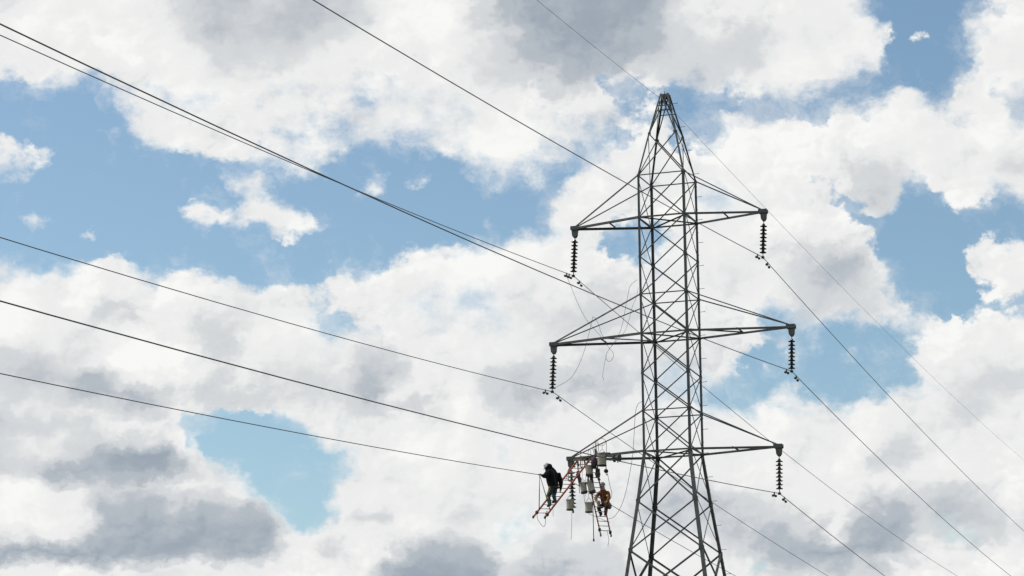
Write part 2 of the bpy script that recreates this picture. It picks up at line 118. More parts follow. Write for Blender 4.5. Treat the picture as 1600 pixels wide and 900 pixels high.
    [33, 32, 32, 31, 31, 22, 14, 13, 14, 16, 19, 19, 19, 19, 19, 19, 29, 31, 31, 31, 31, 31, 31, 31, 31, 31, 31, 30, 29, 28, 28, 30, 31, 31, 31, 31, 31, 31, 30, 27, 21, 18, 18, 18, 19, 20, 22, 24, 26, 28, 30, 30, 30, 27, 25, 24, 23, 23, 20, 19, 19, 19, 22, 29],
    [31, 34, 35, 34, 32, 27, 11, 10, 10, 10, 9, 9, 9, 9, 9, 9, 16, 29, 31, 31, 31, 32, 28, 25, 24, 29, 31, 26, 25, 24, 26, 30, 31, 31, 31, 31, 31, 31, 31, 28, 24, 20, 19, 19, 19, 18, 18, 19, 21, 23, 25, 27, 29, 15, 9, 9, 10, 19, 23, 20, 18, 18, 20, 27],
    [28, 30, 31, 32, 32, 25, 10, 5, 4, 4, 4, 4, 4, 4, 4, 4, 4, 27, 32, 32, 33, 33, 32, 30, 29, 30, 29, 28, 28, 28, 30, 32, 31, 30, 30, 30, 30, 30, 30, 30, 29, 27, 26, 25, 23, 19, 17, 17, 17, 18, 19, 19, 24, 10, 4, 4, 5, 18, 28, 27, 25, 24, 26, 29],
    [5, 4, 4, 4, 4, 3, 3, 3, 3, 3, 4, 4, 4, 4, 5, 7, 12, 26, 33, 33, 24, 23, 30, 29, 23, 19, 16, 15, 15, 13, 18, 32, 28, 25, 25, 25, 25, 25, 26, 27, 30, 31, 30, 30, 28, 25, 22, 20, 18, 15, 10, 6, 3, 3, 4, 6, 14, 24, 29, 31, 31, 33, 34, 34],
    [29, 29, 28, 28, 29, 29, 29, 29, 29, 29, 30, 30, 30, 30, 30, 30, 30, 32, 33, 33, 30, 26, 31, 19, 6, 6, 6, 6, 6, 6, 6, 25, 22, 19, 19, 20, 20, 20, 20, 23, 28, 31, 31, 31, 30, 29, 28, 26, 24, 21, 18, 16, 15, 16, 18, 29, 32, 33, 33, 31, 31, 34, 35, 35],
    [30, 30, 30, 30, 30, 30, 30, 30, 30, 30, 30, 30, 30, 30, 30, 30, 30, 32, 33, 33, 33, 33, 32, 15, 4, 4, 4, 4, 4, 4, 6, 22, 22, 19, 19, 19, 19, 19, 19, 22, 28, 31, 31, 31, 31, 31, 30, 30, 29, 28, 28, 28, 28, 28, 29, 35, 35, 35, 33, 31, 31, 33, 34, 34],
    [30, 30, 30, 30, 30, 30, 30, 30, 30, 30, 30, 30, 30, 30, 30, 30, 30, 31, 32, 32, 32, 32, 31, 16, 9, 9, 9, 9, 9, 9, 10, 22, 26, 24, 24, 24, 24, 24, 24, 26, 29, 31, 31, 31, 31, 31, 31, 31, 31, 31, 31, 31, 31, 31, 31, 33, 32, 31, 31, 31, 31, 31, 31, 31],
]
# the same cover smeared wide: where thin veil hangs about the clouds
AROUND = []
for j in range(len(COVER)):
    AROUND.append([])
    for i in range(64):
        tot = wsum = 0.0
        for dj in range(-3, 4):
            for di in range(-3, 4):
                if 0 <= j + dj < len(COVER) and 0 <= i + di < 64:
                    w_ = math.exp(-(di * di + dj * dj) / 4.5)
                    tot += w_ * COVER[j + dj][i + di]
                    wsum += w_
        AROUND[-1].append(tot / wsum)
W = bpy.data.worlds.new('World')
scene.world = W
W.use_nodes = True
nt = W.node_tree
nt.nodes.clear()


def nd(kind, **kw):
    n = nt.nodes.new(kind)
    for k, v in kw.items():
        setattr(n, k, v)
    return n


def put(sock, v):
    if isinstance(v, bpy.types.NodeSocket):
        nt.links.new(v, sock)
    else:
        sock.default_value = v


def ma(op, a, b=None, c=None, clamp=False):
    n = nd('ShaderNodeMath', operation=op, use_clamp=clamp)
    put(n.inputs[0], a)
    if b is not None:
        put(n.inputs[1], b)
    if c is not None:
        put(n.inputs[2], c)
    return n.outputs[0]


def vm(op, a, b=None, c=None, out=0):
    n = nd('ShaderNodeVectorMath', operation=op)
    put(n.inputs[0], a)
    if b is not None:
        if op == 'SCALE':
            put(n.inputs[3], b)
        else:
            put(n.inputs[1], b)
    if c is not None:
        put(n.inputs[2], c)
    return n.outputs[out]


def noise(vec, scale, detail, rough=0.5, col=False, lac=2.0, dist=0.0):
    n = nd('ShaderNodeTexNoise')
    put(n.inputs['Vector'], vec)
    n.inputs['Scale'].default_value = scale
    n.inputs['Detail'].default_value = detail
    n.inputs['Roughness'].default_value = rough
    n.inputs['Lacunarity'].default_value = lac
    n.inputs['Distortion'].default_value = dist
    return n.outputs['Color' if col else 'Fac']


def sstep(x, lo, hi):
    n = nd('ShaderNodeMapRange', interpolation_type='SMOOTHSTEP')
    put(n.inputs[0], x)
    put(n.inputs[1], lo)
    put(n.inputs[2], hi)
    return n.outputs[0]


def mixf(a, b, f):
    return ma('MULTIPLY_ADD', ma('SUBTRACT', b, a), f, a)


tc = nd('ShaderNodeTexCoord')
dirv = vm('NORMALIZE', tc.outputs['Generated'])
pz = vm('MULTIPLY', dirv, (1.0, 1.0, 1.25))            # clouds seen from below look flattened
# slow then fine wobble of the lookup direction, so that cloud outlines curl
w1 = vm('SUBTRACT', noise(pz, 60.0, 5.0, 0.6, col=True), (0.5, 0.5, 0.5))
wob = vm('MULTIPLY_ADD', w1, (0.024, 0.024, 0.020), dirv)
sp = nd('ShaderNodeSeparateXYZ')
put(sp.inputs[0], wob)
az = ma('ARCTAN2', sp.outputs[0], sp.outputs[1])
el = ma('ARCSINE', sp.outputs[2])
azel = ma('MULTIPLY', az, el)
el2 = ma('MULTIPLY', el, el)
az2 = ma('MULTIPLY', az, az)


def poly(cs):
    r = cs[0]
    for c_, t in zip(cs[1:], (az, el, az2, azel, el2)):
        r = ma('MULTIPLY_ADD', t, c_, r)
    return r


UCO = (42.2774, 168.2925, -3.8879, -0.1770, -35.0815, 0.0004)
VCO = (52.6535, -3.9014, -165.2530, -17.2739, 0.3868, 0.8353)
U = poly(UCO)
V = poly(VCO)
NROW = len(COVER)
wt = nt
acc = (0.0, 0.0, 0.0)
for j in range(NROW):
    # one small group per elevation row: value along the row, times how near this row is, added to the rest
    grp = bpy.data.node_groups.new('cloud_row', 'ShaderNodeTree')
    for nm, kind in (('U', 'NodeSocketFloat'), ('V', 'NodeSocketFloat'), ('Sum', 'NodeSocketVector')):
        grp.interface.new_socket(nm, in_out='INPUT', socket_type=kind)
    grp.interface.new_socket('Sum', in_out='OUTPUT', socket_type='NodeSocketVector')
    nt = grp
    gi, gout = nd('NodeGroupInput'), nd('NodeGroupOutput')
    half = []
    sx_ = nd('ShaderNodeSeparateXYZ')
    put(sx_.inputs[0], gi.outputs[2])
    useq = ma('MULTIPLY_ADD', sx_.outputs[2], 1e-7, gi.outputs[0])
    for h in (0, 1):
        ra = nd('ShaderNodeValToRGB')
        cr_ = ra.color_ramp
        cr_.interpolation = 'CARDINAL'
        while len(cr_.elements) < 32:
            cr_.elements.new(0.5)
        for i in range(32):
            cr_.elements[i].position = i / 31.0
        for i in range(32):
            cr_.elements[i].color = (COVER[j][32 * h + i] / 35.0, SHADE[j][32 * h + i] / 35.0, AROUND[j][32 * h + i] / 35.0, 1.0)
        put(ra.inputs[0], ma('DIVIDE', useq if h == 0 else ma('SUBTRACT', useq, 32.0), 31.0))
        half.append(ra.outputs[0])
    mxr = nd('ShaderNodeMix', data_type='VECTOR')
    put(mxr.inputs[0], ma('SUBTRACT', useq, 31.0, clamp=True))
    put(mxr.inputs[4], half[0])
    put(mxr.inputs[5], half[1])
    vv = gi.outputs[1]
    if j == 0:
        vv = ma('MAXIMUM', vv, 0.0)
    elif j == NROW - 1:
        vv = ma('MINIMUM', vv, float(j))
    wgt = ma('SUBTRACT', 1.0, ma('ABSOLUTE', ma('SUBTRACT', vv, float(j))), clamp=True)
    put(gout.inputs[0], vm('MULTIPLY_ADD', mxr.outputs[1], wgt, gi.outputs[2]))
    nt = wt
    gn = nd('ShaderNodeGroup')
    gn.node_tree = grp
    put(gn.inputs[0], U)
    put(gn.inputs[1], V)
    put(gn.inputs[2], acc)
    acc = gn.outputs[0]
sg = nd('ShaderNodeSeparateXYZ')
put(sg.inputs[0], acc)
cover_in, shade_in, around_in = sg.outputs[0], sg.outputs[1], sg.outputs[2]
# beyond that patch of sky the same kind of broken cumulus goes on
cover_out = sstep(noise(pz, 9.0, 3.0, 0.5), 0.36, 0.56)
shade_out = ma('MULTIPLY_ADD', noise(vm('ADD', pz, (7.3, 1.1, 4.2)), 14.0, 3.0, 0.5), 1.5, 0.05)
inside = ma('MULTIPLY', sstep(ma('ABSOLUTE', ma('SUBTRACT', U, 31.5)), 41.0, 33.0),
            sstep(ma('ABSOLUTE', ma('SUBTRACT', V, 18.0)), 26.0, 19.5))
cover = mixf(cover_out, cover_in, inside)
shade = mixf(shade_out, shade_in, inside)
around = mixf(cover_out, around_in, inside)
# cloud body: lattice plus turbulence
n_big = noise(pz, 48.0, 10.0, 0.60)
n_fine = noise(vm('ADD', pz, (3.1, 8.2, 5.7)), 150.0, 7.0, 0.66)
n_soft = noise(vm('ADD', pz, (5.5, 0.4, 2.3)), 24.0, 3.0, 0.5)
soft = sstep(n_soft, 0.38, 0.58)                        # crisp towers here, frayed veils there
rough_ = sstep(cover, -0.02, 0.30)


def puffs(vec):
    """rounded heads: high at the middle of each cell, low in the creases between"""
    n = nd('ShaderNodeTexVoronoi', voronoi_dimensions='3D', feature='F1', normalize=True)
    put(n.inputs['Vector'], vec)
    n.inputs['Scale'].default_value = 85.0
    n.inputs['Detail'].default_value = 2.0
    n.inputs['Roughness'].default_value = 0.55
    n.inputs['Lacunarity'].default_value = 2.3
    return ma('SUBTRACT', 0.42, n.outputs['Distance'])


wq = vm('MULTIPLY_ADD', w1, (0.012, 0.012, 0.012), pz)
puff = puffs(wq)
puff_sun = puffs(vm('ADD', wq, tuple(sun_dir * 0.0026)))
body = ma('MULTIPLY_ADD', ma('MULTIPLY', ma('SUBTRACT', n_big, 0.5), rough_), 1.75, ma('MULTIPLY_ADD', sstep(cover, 0.88, 1.0), 0.30, cover))
body = ma('MULTIPLY_ADD', ma('MULTIPLY', ma('SUBTRACT', n_fine, 0.5), rough_), mixf(0.65, 1.15, soft), body)
body = ma('MULTIPLY_ADD', ma('MULTIPLY', ma('SUBTRACT', puff, 0.10), rough_), mixf(1.1, 0.3, soft), body)
alpha = sstep(body, mixf(0.41, 0.13, soft), mixf(0.73, 1.14, soft))
# thin veil round the clouds
n_veil = noise(vm('ADD', wob, (2.9, 6.1, 0.8)), 55.0, 7.0, 0.62)
veil = ma('MULTIPLY', sstep(ma('MULTIPLY_ADD', ma('SUBTRACT', n_veil, 0.5), 1.7, around), 0.30, 1.0), 0.50)
alpha = ma('SUBTRACT', ma('ADD', alpha, veil), ma('MULTIPLY', alpha, veil))
# relief: does the cloud get thinner or thicker towards the sun
wp = vm('MULTIPLY_ADD', w1, (0.020, 0.020, 0.020), pz)
toward = vm('ADD', wp, tuple(sun_dir * 0.0065))
r0 = noise(wp, 62.0, 4.0, 0.5)
r1 = noise(toward, 62.0, 4.0, 0.5)
relief = ma('SUBTRACT', r0, r1)
r2 = noise(wp, 190.0, 4.0, 0.5)
r3 = noise(vm('ADD', wp, tuple(sun_dir * 0.0022)), 190.0, 4.0, 0.5)
relief2 = ma('SUBTRACT', r2, r3)
edge = sstep(body, 1.25, 0.65)
lum = ma('MULTIPLY_ADD', relief, mixf(0.26, 0.62, edge), ma('SUBTRACT', shade, 0.045))
toward3 = vm('ADD', wp, tuple(sun_dir * 0.013))
relief3 = ma('SUBTRACT', noise(wp, 30.0, 3.0, 0.45), noise(toward3, 30.0, 3.0, 0.45))
lum = ma('MULTIPLY_ADD', relief3, 0.50, lum)
lum = ma('MULTIPLY_ADD', ma('SUBTRACT', puff, puff_sun), mixf(0.55, 0.12, soft), lum)
lum = ma('MULTIPLY_ADD', relief2, mixf(0.05, 0.16, edge), lum)
lum = ma('MULTIPLY_ADD', ma('SUBTRACT', noise(vm('ADD', pz, (1.7, 2.2, 9.1)), 24.0, 3.0, 0.45), 0.5), 0.22, lum)
thin = sstep(body, 0.95, 0.45)
lum = ma('MULTIPLY_ADD', thin, 0.07, lum)
ramp = nd('ShaderNodeValToRGB')
cr_ = ramp.color_ramp
cr_.interpolation = 'EASE'
stops = ((0.0, (0.335, 0.392, 0.458)), (0.30, (0.455, 0.500, 0.550)), (0.60, (0.665, 0.685, 0.705)),
         (0.82, (0.845, 0.850, 0.845)), (1.0, (0.945, 0.945, 0.925)))
while len(cr_.elements) < len(stops):
    cr_.elements.new(0.5)
for e_, (p_, c_) in zip(cr_.elements, stops):
    e_.position = p_
for e_, (p_, c_) in zip(cr_.elements, stops):
    e_.color = (*c_, 1.0)
put(ramp.inputs[0], lum)
SKY_STRENGTH = 0.12
cloud_col = vm('SCALE', ramp.outputs[0], 1.0 / SKY_STRENGTH)
sky = nd('ShaderNodeTexSky', sky_type='NISHITA', sun_disc=False, sun_elevation=SUN_EL, sun_rotation=SUN_AZ,
         altitude=300.0, air_density=1.0, dust_density=1.2, ozone_density=0.8)
mx = nd('ShaderNodeMix', data_type='RGBA')
put(mx.inputs[0], alpha)
put(mx.inputs[6], vm('MULTIPLY', sky.outputs[0], (0.95, 1.05, 1.01)))
put(mx.inputs[7], cloud_col)
bg = nd('ShaderNodeBackground')
put(bg.inputs[0], mx.outputs[2])
bg.inputs[1].default_value = SKY_STRENGTH
wo = nd('ShaderNodeOutputWorld')
nt.links.new(bg.outputs[0], wo.inputs[0])
W.cycles.sampling_method = 'MANUAL'
W.cycles.sample_map_resolution = 512

# ------------------------------------------------------------------ materials
def material(name, col, rough=0.6, metal=0.0, var=0.25, scale=8.0, bump=0.0, col2=None, spec=None):
    m = bpy.data.materials.new(name)
    m.use_nodes = True
    t = m.node_tree
    b = t.nodes['Principled BSDF']
    b.inputs['Roughness'].default_value = rough
    b.inputs['Metallic'].default_value = metal
    if spec is not None:
        b.inputs['Specular IOR Level'].default_value = spec
    tx = t.nodes.new('ShaderNodeTexCoord')
    nz = t.nodes.new('ShaderNodeTexNoise')
    nz.inputs['Scale'].default_value = scale
    nz.inputs['Detail'].default_value = 6.0
    nz.inputs['Roughness'].default_value = 0.65
    t.links.new(tx.outputs['Object'], nz.inputs['Vector'])
    cr = t.nodes.new('ShaderNodeValToRGB')
    lo = tuple(max(0.0, c_ * (1 - var)) for c_ in col)
    hi = col2 if col2 else tuple(min(1.0, c_ * (1 + var)) for c_ in col)
    cr.color_ramp.elements[0].position = 0.3
    cr.color_ramp.elements[1].position = 0.7
    cr.color_ramp.elements[0].color = (*lo, 1)
    cr.color_ramp.elements[1].color = (*hi, 1)
    t.links.new(nz.outputs['Fac'], cr.inputs[0])
    t.links.new(cr.outputs[0], b.inputs['Base Color'])
    if bump:
        bp = t.nodes.new('ShaderNodeBump')
        bp.inputs['Strength'].default_value = bump
        bp.inputs['Distance'].default_value = 0.02
        t.links.new(nz.outputs['Fac'], bp.inputs['Height'])
        t.links.new(bp.outputs[0], b.inputs['Normal'])
    return m


M = {
    'steel': material('weathered_steel', (0.076, 0.082, 0.081), 0.6, 0.25, 0.45, 3.2),
    'plate': material('plate_steel', (0.085, 0.092, 0.093), 0.6, 0.25, 0.2, 7.0),
    'porcelain': material('brown_glazed_porcelain', (0.022, 0.017, 0.015), 0.16, 0.0, 0.3, 20.0),
    'iron': material('dull_forged_iron', (0.06, 0.06, 0.06), 0.6, 0.4, 0.3, 30.0),
    'wire': material('stranded_aluminium', (0.085, 0.085, 0.085), 0.55, 0.35, 0.2, 40.0),
    'fibreglass': material('orange_red_fibreglass', (0.40, 0.080, 0.030), 0.5, 0.0, 0.25, 9.0),
    'rung': material('worn_aluminium_rung', (0.30, 0.29, 0.27), 0.5, 0.3, 0.25, 20.0),
    'rope': material('dirty_rope', (0.085, 0.085, 0.08), 0.9, 0.0, 0.3, 60.0),
    'strap': material('black_webbing', (0.03, 0.03, 0.03), 0.85, 0.0, 0.3, 40.0),
    'canvas': material('off_white_canvas', (0.37, 0.355, 0.30), 0.9, 0.0, 0.3, 12.0, 0.3),
    'canvas_base': material('black_vinyl', (0.03, 0.03, 0.033), 0.6, 0.0, 0.3, 15.0),
    'jacket': material('black_work_jacket', (0.010, 0.010, 0.012), 0.9, 0.0, 0.3, 14.0, 0.4, spec=0.15),
    'jeans': material('teal_blue_jeans', (0.022, 0.048, 0.058), 0.9, 0.0, 0.4, 10.0, 0.4),
    'skin': material('skin', (0.42, 0.25, 0.18), 0.55, 0.0, 0.1, 12.0),
    'glove': material('leather_glove', (0.33, 0.27, 0.17), 0.8, 0.0, 0.2, 20.0),
    'boot': material('dark_leather_boot', (0.022, 0.018, 0.016), 0.6, 0.0, 0.3, 20.0),
    'hat_white': material('white_hard_hat', (0.45, 0.46, 0.46), 0.35, 0.0, 0.08, 10.0),
    'hat_grey': material('grey_hard_hat', (0.16, 0.175, 0.18), 0.4, 0.0, 0.1, 10.0),
    'rust': material('rust_orange_jacket', (0.17, 0.052, 0.017), 0.9, 0.0, 0.35, 9.0, 0.4),
    'brown': material('dark_brown_trousers', (0.022, 0.018, 0.018), 0.9, 0.0, 0.35, 9.0, 0.4),
    'leather': material('tan_leather', (0.25, 0.15, 0.05), 0.75, 0.0, 0.25, 12.0),
    'plum': material('plum_nylon_bag', (0.045, 0.022, 0.04), 0.8, 0.0, 0.35, 12.0, 0.4),
    'lime': material('lime_safety_band', (0.50, 0.52, 0.06), 0.7, 0.0, 0.1, 12.0),
    'concrete': material('footing_concrete', (0.32, 0.31, 0.29), 0.9, 0.0, 0.2, 6.0, 0.3),
    'grass': material('meadow_grass', (0.055, 0.075, 0.022), 0.95, 0.0, 0.45, 0.15, 0.0, col2=(0.11, 0.105, 0.045)),
}

# ------------------------------------------------------------------ line frame: x across the line, y along it (away), z up
AL = radians(15.4365)
AX = Vector((cos(AL), -sin(AL), 0))
AY = Vector((sin(AL), cos(AL), 0))


def wpos(p):
    return AX * p[0] + AY * p[1] + Vector((0, 0, p[2]))


class MB:
    """collects primitives given in line-frame metres; build() links them as one mesh object"""

    def __init__(self):
        self.v, self.f, self.smooth = [], [], []

    def add(self, verts, faces, smooth=False):
        o = len(self.v)
        self.v += [Vector(p) for p in verts]
        self.f += [tuple(i + o for i in f) for f in faces]
        self.smooth += [smooth] * len(faces)
        return self

    def box(self, c, ax, ay, az_):
        """box round c with half-axis vectors"""
        c, ax, ay, az_ = Vector(c), Vector(ax), Vector(ay), Vector(az_)
        vs = [c + sx * ax + sy * ay + sz * az_ for sx in (-1, 1) for sy in (-1, 1) for sz in (-1, 1)]
        return self.add(vs, [(0, 1, 3, 2), (4, 6, 7, 5), (0, 4, 5, 1), (2, 3, 7, 6), (0, 2, 6, 4), (1, 5, 7, 3)])

    def cube(self, c, sx, sy, sz):
        return self.box(c, (sx / 2, 0, 0), (0, sy / 2, 0), (0, 0, sz / 2))

    def bar(self, p, q, w, h, side=(0, 0, 1)):
        """rectangular bar p-q: w across 'side', h along it"""
        p, q = Vector(p), Vector(q)
        d = (q - p)
        s = Vector(side)
        a = d.cross(s).normalized()
        b = a.cross(d).normalized()
        return self.box((p + q) / 2, d / 2, a * w / 2, b * h / 2)

    def angle(self, p, q, n, size, t, size2=None, flip=1):
        """rolled steel angle from p to q; one leg lies across n (in the face), the other stands along -n"""
        p, q, n = Vector(p), Vector(q), Vector(n)
        d = (q - p).normalized()
        n = (n - d * n.dot(d)).normalized()
        s = d.cross(n) * flip
        s2 = size2 or size
        prof = [(0, 0), (size, 0), (size, -t), (t, -t), (t, -s2), (0, -s2)]
        prof = [(a - size * 0.35, b) for a, b in prof]
        vs = [e + s * a + n * b for e in (p, q) for a, b in prof]
        k = 6
        fs = [(i, (i + 1) % k, (i + 1) % k + k, i + k) for i in range(k)]
        fs += [(5, 4, 3, 0), (3, 2, 1, 0), (6, 9, 10, 11), (6, 7, 8, 9)]
        return self.add(vs, fs)

    def tube(self, pts, r, n=6, cap=True, smooth=True):
        pts = [Vector(p) for p in pts]
        rs = r if isinstance(r, (list, tuple)) else [r] * len(pts)
        vs, fs = [], []
        ref = None
        for i, p in enumerate(pts):
            d = (pts[min(i + 1, len(pts) - 1)] - pts[max(i - 1, 0)])
            if d.length < 1e-9:
                d = Vector((0, 0, 1))
            d.normalize()
            if ref is None:
                ref = Vector((1, 0, 0)) if abs(d.x) < 0.8 else Vector((0, 1, 0))
            a = (ref - d * ref.dot(d))
            if a.length < 1e-4:
                a = d.orthogonal()
            a.normalize()
            ref = a
            b = d.cross(a)
            for k in range(n):
                an = 2 * pi * k / n
                vs.append(p + (a * cos(an) + b * sin(an)) * rs[i])
        for i in range(len(pts) - 1):
            for k in range(n):
                k2 = (k + 1) % n
                fs.append((i * n + k, i * n + k2, (i + 1) * n + k2, (i + 1) * n + k))
        if cap:
            fs.append(tuple(range(n - 1, -1, -1)))
            fs.append(tuple((len(pts) - 1) * n + k for k in range(n)))
        return self.add(vs, fs, smooth)

    def lathe(self, base, axis, prof, n=16, smooth=True):
        """prof: (radius, distance along axis) pairs"""
        base, axis = Vector(base), Vector(axis).normalized()
        a = axis.orthogonal().normalized()
        b = axis.cross(a)
        vs, fs = [], []
        for r, h in prof:
            for k in range(n):
                an = 2 * pi * k / n
                vs.append(base + axis * h + (a * cos(an) + b * sin(an)) * r)
        for i in range(len(prof) - 1):
            for k in range(n):
                k2 = (k + 1) % n
                fs.append((i * n + k, i * n + k2, (i + 1) * n + k2, (i + 1) * n + k))
        fs.append(tuple(range(n - 1, -1, -1)))
        fs.append(tuple((len(prof) - 1) * n + k for k in range(n)))
        return self.add(vs, fs, smooth)

    def blob(self, c, rx, ry, rz, nu=12, nv=8, wob=0.0, seed=0):
        rr = random.Random(seed)
        c = Vector(c)
        vs, fs = [c + Vector((0, 0, rz))], []
        for i in range(1, nv):
            th = pi * i / nv
            for k in range(nu):
                ph = 2 * pi * k / nu
                q = 1 + rr.uniform(-wob, wob)
                vs.append(c + Vector((rx * q * sin(th) * cos(ph), ry * q * sin(th) * sin(ph), rz * q * cos(th))))
        vs.append(c - Vector((0, 0, rz)))
        for k in range(nu):
            fs.append((0, 1 + k, 1 + (k + 1) % nu))
            last = 1 + (nv - 2) * nu
            fs.append((len(vs) - 1, last + (k + 1) % nu, last + k))
        for i in range(nv - 2):
            for k in range(nu):
                a, b = 1 + i * nu + k, 1 + i * nu + (k + 1) % nu
                fs.append((a, a + nu, b + nu, b))
        return self.add(vs, fs, True)

    def mesh(self, name, mat, org=(0, 0, 0)):
        me = bpy.data.meshes.new(name)
        o = Vector(org)
        me.from_pydata([tuple(p - o) for p in self.v], [], self.f)
        me.polygons.foreach_set('use_smooth', self.smooth)
        me.materials.append(M[mat])
        me.update()
        return me

    def build(self, name, mat, parent):
        """a part: parent is a thing or another part; its geometry is in line-frame metres"""
        org = ORG[root_of(parent).name]
        ob = bpy.data.objects.new(name, self.mesh(name, mat, org))
        C.objects.link(ob)
        ob.parent = parent
        return ob


ORG = {}


def root_of(o):
    while o.parent:
        o = o.parent
    return o


def thing(name, label, cat, pos, group=None):
    o = bpy.data.objects.new(name, None)
    C.objects.link(o)
    o.empty_display_size = 0.2
    o.location = wpos(pos)
    o.rotation_euler = (0, 0, -AL)
    o['label'] = label
    o['category'] = cat
    if group:
        o['group'] = group
    ORG[o.name] = Vector(pos)
    return o


def solo(name, mb, mat, label, cat, pos, group=None):
    """a thing that is one mesh"""
    ob = bpy.data.objects.new(name, mb.mesh(name, mat, pos))
    C.objects.link(ob)
    ob.location = wpos(pos)
    ob.rotation_euler = (0, 0, -AL)
    ob['label'] = label
    ob['category'] = cat
    if group:
        ob['group'] = group
    ORG[ob.name] = Vector(pos)
    return ob


def smooth_path(pts, k=5):
    """Catmull-Rom through pts"""
    P = [Vector(p) for p in pts]
    P = [P[0] * 2 - P[1]] + P + [P[-1] * 2 - P[-2]]
    out = []
    for i in range(1, len(P) - 2):
        p0, p1, p2, p3 = P[i - 1:i + 3]
        for j in range(k):
            t = j / k
            out.append(0.5 * (2 * p1 + (p2 - p0) * t + (2 * p0 - 5 * p1 + 4 * p2 - p3) * t * t
                              + (3 * p1 - p0 - 3 * p2 + p3) * t ** 3))
    out.append(P[-2])
    return out


# ------------------------------------------------------------------ ground
g = MB()
N = 48
R_ = 9000.0
ring = [(R_ * cos(2 * pi * k / N), R_ * sin(2 * pi * k / N), 0) for k in range(N)]
g.add([(0, 0, 0)] + ring, [(0, 1 + k, 1 + (k + 1) % N) for k in range(N)])
go = bpy.data.objects.new('ground', g.mesh('ground', 'grass'))
C.objects.link(go)
go['kind'] = 'structure'

# ------------------------------------------------------------------ lattice tower
tower = thing('transmission_tower', 'tall grey steel lattice pylon with three pairs of cross arms carrying the power lines',
              'pylon', (0, 0, 0))
Z = dict(top=30.36, L0=28.688, L1=26.981, L2=25.330, L2m=23.807, L3=22.337, L4=20.823, L5=19.314, L6=17.886, L7=16.346,
         L8=14.469, L9=12.621, L10=10.45, L11=7.9, L12=4.6, base=0.35)
HW = dict(top=0.128, L0=0.526, L1=0.893, L2=0.9, L2m=0.8994, L3=0.8988, L4=0.8983, L5=0.8977, L6=0.8971, L7=0.8965,
          L8=1.124, L9=1.3805, L10=1.676, L11=2.02, L12=2.47, base=3.05)
LV = ['top', 'L0', 'L1', 'L2', 'L2m', 'L3', 'L4', 'L5', 'L6', 'L7', 'L8', 'L9', 'L10', 'L11', 'L12', 'base']
CORN = {'A': (-1, -1), 'B': (-1, 1), 'C': (1, -1), 'D': (1, 1)}      # near left, far left, near right, far right


def node(k, lv, inset=0.0):
    w_ = HW[lv] - inset
    return Vector((CORN[k][0] * w_, CORN[k][1] * w_, Z[lv]))


legs = {}
for k, (sx, sy) in CORN.items():
    mb = MB()
    for a, b in zip(LV[:-1], LV[1:]):
        big = LV.index(b) > LV.index('L7')
        peak = LV.index(b) <= LV.index('L1')
        s_ = 0.130 if big else (0.064 if peak else 0.090)
        p, q = node(k, a), node(k, b)
        d = (q - p).normalized()
        vs, t_ = [], 0.011
        # corner of the angle points outwards; its two legs lie in the two faces
        prof = [(0, 0), (-s_, 0), (-s_, -t_), (-t_, -t_), (-t_, -s_), (0, -s_)]
        for e in (p, q):
            vs += [e + Vector((sx * (a_ + 0.03), sy * (b_ + 0.03), 0)) for a_, b_ in prof]
        fs = [(i, (i + 1) % 6, (i + 1) % 6 + 6, i + 6) for i in range(6)] + [(5, 4, 3, 0), (3, 2, 1, 0), (6, 9, 10, 11), (6, 7, 8, 9)]
        if sx * sy > 0:
            fs = [tuple(reversed(f)) for f in fs]
        mb.add(vs, fs)
    legs[k] = mb.build('leg', 'steel', tower)
    for lv in LV[1:-1]:
        p = node(k, lv)
        gp = MB()
        s_ = 0.052 if LV.index(lv) <= LV.index('L7') else 0.080
        # bolted joint plates, one on each face of the leg
        gp.box(p + Vector((-sx * s_ * 0.55, sy * 0.040, 0)), (s_, 0, 0), (0, 0.005, 0), (0, 0, s_ * 0.9))
        gp.box(p + Vector((sx * 0.040, -sy * s_ * 0.55, 0)), (0.005, 0, 0), (0, s_, 0), (0, 0, s_ * 0.9))
        gp.build('gusset_plate', 'plate', legs[k])

FACES = [('A', 'C', (0, -1, 0)), ('B', 'D', (0, 1, 0)), ('A', 'B', (-1, 0, 0)), ('C', 'D', (1, 0, 0))]
for (a, b, n) in FACES:
    n = Vector(n)
    for u_, lo in zip(LV[:-1], LV[1:]):
        i = LV.index(lo)
        size = 0.047 if i <= 9 else 0.058
        if i <= 2:
            size = 0.045
        if i > 11:
            size = 0.075
        if a + b in ('AB', 'CD') and i <= 11:
            size = 0.027
        for (p0, p1, off) in ((a, b, 0.046), (b, a, 0.012)):
            p, q = node(p0, u_) + n * off, node(p1, lo) + n * off
            mb = MB().angle(p, q, n, size, 0.006, flip=1 if p0 == a else -1)
            mb.build('diagonal_brace', 'steel', tower)
    for lv in ('L1', 'L3', 'L6'):
        if a + b in ('AC', 'BD'):
            MB().angle(node(a, lv) + n * 0.062, node(b, lv) + n * 0.062, n, 0.045, 0.005).build('horizontal_brace', 'steel', tower)
    for lv in ('L2', 'L4', 'L7'):
        MB().angle(node(a, lv) + n * 0.062, node(b, lv) + n * 0.062, n, 0.065, 0.007).build('horizontal_brace', 'steel', tower)
    for zt in (29.62, 29.83):
        if a + b in ('AC', 'BD'):
            w_ = 0.526 - 0.222 * (zt - Z['L0'])
            p = Vector((CORN[a][0] * w_, CORN[a][1] * w_, zt)) + n * 0.05
            q = Vector((CORN[b][0] * w_, CORN[b][1] * w_, zt)) + n * 0.05
            MB().angle(p, q, n, 0.04, 0.005).build('horizontal_brace', 'steel', tower)
